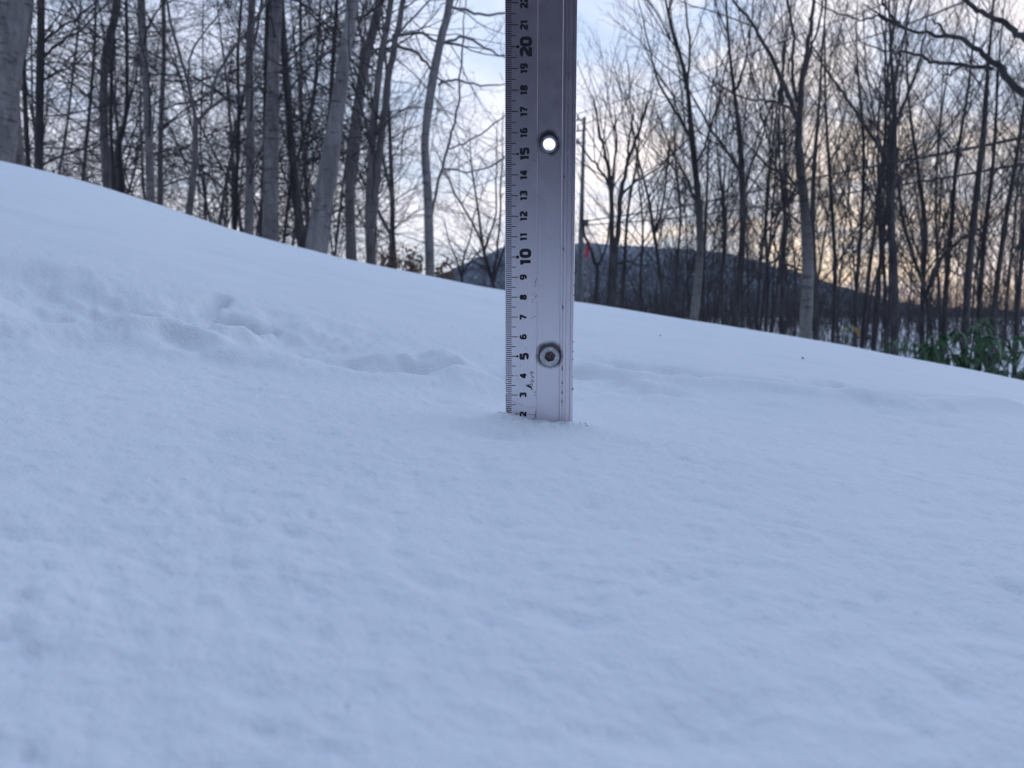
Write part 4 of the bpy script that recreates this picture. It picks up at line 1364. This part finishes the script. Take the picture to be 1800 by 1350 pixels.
    G = {
        '0': [superarc(w / 2, .5, w / 2 - b, .5 - b * .8, 0, 360, 29)],
        '1': [[(w * .56, 0), (w * .56, 1)], [(w * .56, .87), (w * .22, .80)]],
        '2': [superarc(w / 2, .70, w / 2 - b, .30 - b * .8, 170, -40, 14) + [(w * .30, .30), (l, .13)], [(0.02, bt), (w, bt)]],
        '3': [superarc(w / 2, .735, w / 2 - b, .265 - b * .8, 165, -80, 14), superarc(w / 2, .28, w / 2 - b, .28 - b * .8, 82, -165, 14), [(w * .38, .52), (w * .58, .52)]],
        '4': [[(w * .66, 0), (w * .66, 1)], [(w * .62, .93), (.08, .33)], [(0.0, .27), (w, .27)]],
        '5': [[(w * .95, tp), (w * .16, tp)], [(w * .17, 1), (w * .14, .46)], superarc(w / 2, .33, w / 2 - b, .33 - b * .8, 140, -165, 18)],
        '6': [superarc(w / 2, .32, w / 2 - b, .32 - b * .8, 0, 360, 25), superarc(w / 2, .5, w / 2 - b, .5 - b * .8, 45, 190, 12)],
        '7': [[(0.0, tp), (w, tp)], [(w * .86, .86), (w * .52, .42), (w * .40, 0)]],
        '8': [superarc(w / 2, .745, w / 2 - b * 1.2, .255 - b * .8, 0, 360, 23), superarc(w / 2, .28, w / 2 - b, .28 - b * .8, 0, 360, 23)],
        '9': [superarc(w / 2, .68, w / 2 - b, .32 - b * .8, 0, 360, 25), superarc(w / 2, .5, w / 2 - b, .5 - b * .8, 10, -135, 12)],
    }
    for k in range(1, 29):
        s = str(k)
        hgt = 3.25 if len(s) == 1 else 3.4
        adv = 2.72
        if k % 10 == 0: hgt, adv = 5.3, 4.75
        elif k % 10 == 5: hgt, adv = 4.3, 3.45
        kx = adv * .92 / .82
        widths = [adv * (.78 if c == '1' else 1) for c in s]
        tot = sum(widths); u = -tot / 2
        zc = zr(k)
        strokes = []; x0 = 4.05
        for c, wd in zip(s, widths):
            shift = -.12 if c == '1' else 0
            for st in G[c]:
                strokes.append([(u + (p[0] + shift) * kx + .04 * adv, p[1] * hgt) for p in st])
            u += wd
        # figure height runs towards -x (top of the figure to the left), reading direction upwards
        ribbon(strokes, 0.165 * hgt * .95, 'numeral', lambda q, h_=hgt, z_=zc: ((x0 + h_ - q[1]) * mm, z_ + q[0] * mm))

    # maker's emblem: a bird-like mark and three katakana beside the 4
    zl = zr(3.22)
    # emblem outline in (u along the ruler upwards, v towards the left edge), millimetres
    emb = [[(0.0, 0.05), (0.5, .45), (1.2, .9), (1.6, 1.6), (2.0, 2.5), (2.55, 3.35), (3.2, 3.55), (3.55, 3.3), (3.0, 3.15), (3.0, 2.6), (3.5, 2.2), (2.7, 1.9), (2.9, 1.2),
            (2.2, .75), (1.6, .25)]]
    V, Fc = [], []
    for poly in emb:
        i = len(V); V += [((10.6 - v) * mm, yp, zl + u * mm) for u, v in poly]; Fc.append(tuple(range(i, i + len(poly))))
    lg = link('emblem', mesh_from('emblem', np.array(V), Fc, M['print']), root)
    ribbon([[(2.2, .25), (3.6, .25), (3.6, .3)], [(3.6, .2), (3.5, 1.2), (3.1, 2.0), (2.9, 2.4)]], .17, 'emblem', lambda q: ((10.6 - q[1]) * mm, zl + q[0] * mm))
    kana = [[[(.25, 1.45), (.65, 1.2)], [(.1, .95), (.5, .72)], [(.15, .12), (.7, .2), (1.2, .55), (1.5, 1.15)]],       # shi
            [[(.2, 1.35), (.6, 1.1)], [(.15, .12), (.75, .22), (1.25, .6), (1.5, 1.2)]],                                  # n
            [[(.2, .8), (.2, 1.4), (1.35, 1.4), (1.3, .9), (1.0, .4), (.55, .1)]]]                                      # wa
    for i, st in enumerate(kana):
        o = ribbon([[(p[0] + 4.35 + i * 2.05, p[1] * 1.02 - .25) for p in s_] for s_ in st], .2, 'lettering',
                   lambda q: ((10.85 - q[1]) * mm, zl + q[0] * mm))

    # nicks and scratches of use
    V, Fc = [], []

    def scr(x0, z0_, x1, z1_, w_):
        i = len(V); dx, dz = x1 - x0, z1_ - z0_; m = math.hypot(dx, dz); nx, nz = -dz / m * w_ / 2, dx / m * w_ / 2
        V.extend([(q[0] * mm, yp - 4e-6, q[1]) for q in ((x0 + nx, z0_ * mm * 1 + nz * mm), (x0 - nx, z0_ * mm - nz * mm), (x1 - nx, z1_ * mm - nz * mm), (x1 + nx, z1_ * mm + nz * mm))])
        Fc.append((i, i + 1, i + 2, i + 3))

    for a in [(0.2, 8.0, 3.8, 6.2, .14), (3.8, 6.2, 5.9, 5.4, .13), (2.1, 20.0, 6.0, 17.6, .07), (8, 1.0, 12.3, .7, .18), (7.5, 4.6, 12.2, 4.9, .10),
              (9.8, 62.5, 12.0, 63.3, .16), (11.0, 66.2, 12.3, 67, .2), (11.6, 67.5, 12.3, 70.5, .25), (9.9, 59.6, 12.2, 60.4, .13), (10, 58.5, 11.2, 58.9, .12),
              (11.8, 61, 12.3, 62, .4), (9.0, 50.0, 11.2, 51.2, .14), (11.0, 51, 12.3, 51.5, .2), (11.4, 12.1, 12.3, 13.0, .35), (11.7, 10.5, 12.2, 11.6, .25),
              (-3.0, 3, -1.0, 5.5, .25), (-3.2, 1.2, -1.4, 3, .35), (-2.8, 5, -.4, 3.4, .2), (-3.2, 8.2, -2.4, 9.2, .35), (-3.3, 10.2, -2.7, 11.8, .3), (-3.3, 17, -2.8, 21, .2),
              (4.2, 26, 4.5, 26.4, .3), (6.9, 34.8, 7.1, 35.2, .2), (11.9, -1.5, 12.4, 3, .3), (11.0, -1.8, 12.0, .8, .2)]:
        scr(*a)
    link('scratches', mesh_from('scratches', np.array(V), Fc, M['grime']), root)
    V, Fc = [], []
    # dents along the right edge
    for z, s in ((33.5, .5), (38.5, .45), (29.5, .4), (20.5, .35), (14.2, .7), (62, .4), (67, .35), (73, .3), (92, .3), (109.5, .35), (157.5, .4), (127, .3)):
        bmx = 31.25
        i = len(V)
        for q in range(6):
            a = 2 * PI * q / 6; V.append(((bmx - .15 + s * .6 * math.cos(a)) * mm, -.00075, (z + s * math.sin(a)) * mm))
        Fc.append(tuple(range(i, i + 6)))
    for z, L in ((25, 1.2), (17.5, .5), (12.5, .8), (7.8, .5), (56, 1.0), (85, .8), (120, .7)):
        i = len(V); V += [(25.35 * mm, -.00108, (z - L) * mm), (26.0 * mm, -.00108, (z - L) * mm), (25.9 * mm, -.00108, (z + L) * mm), (25.4 * mm, -.00108, (z + L) * mm)]
        Fc.append((i, i + 1, i + 2, i + 3))
    link('nicks', mesh_from('nicks', np.array(V), Fc, M['grime']), root)


ruler()
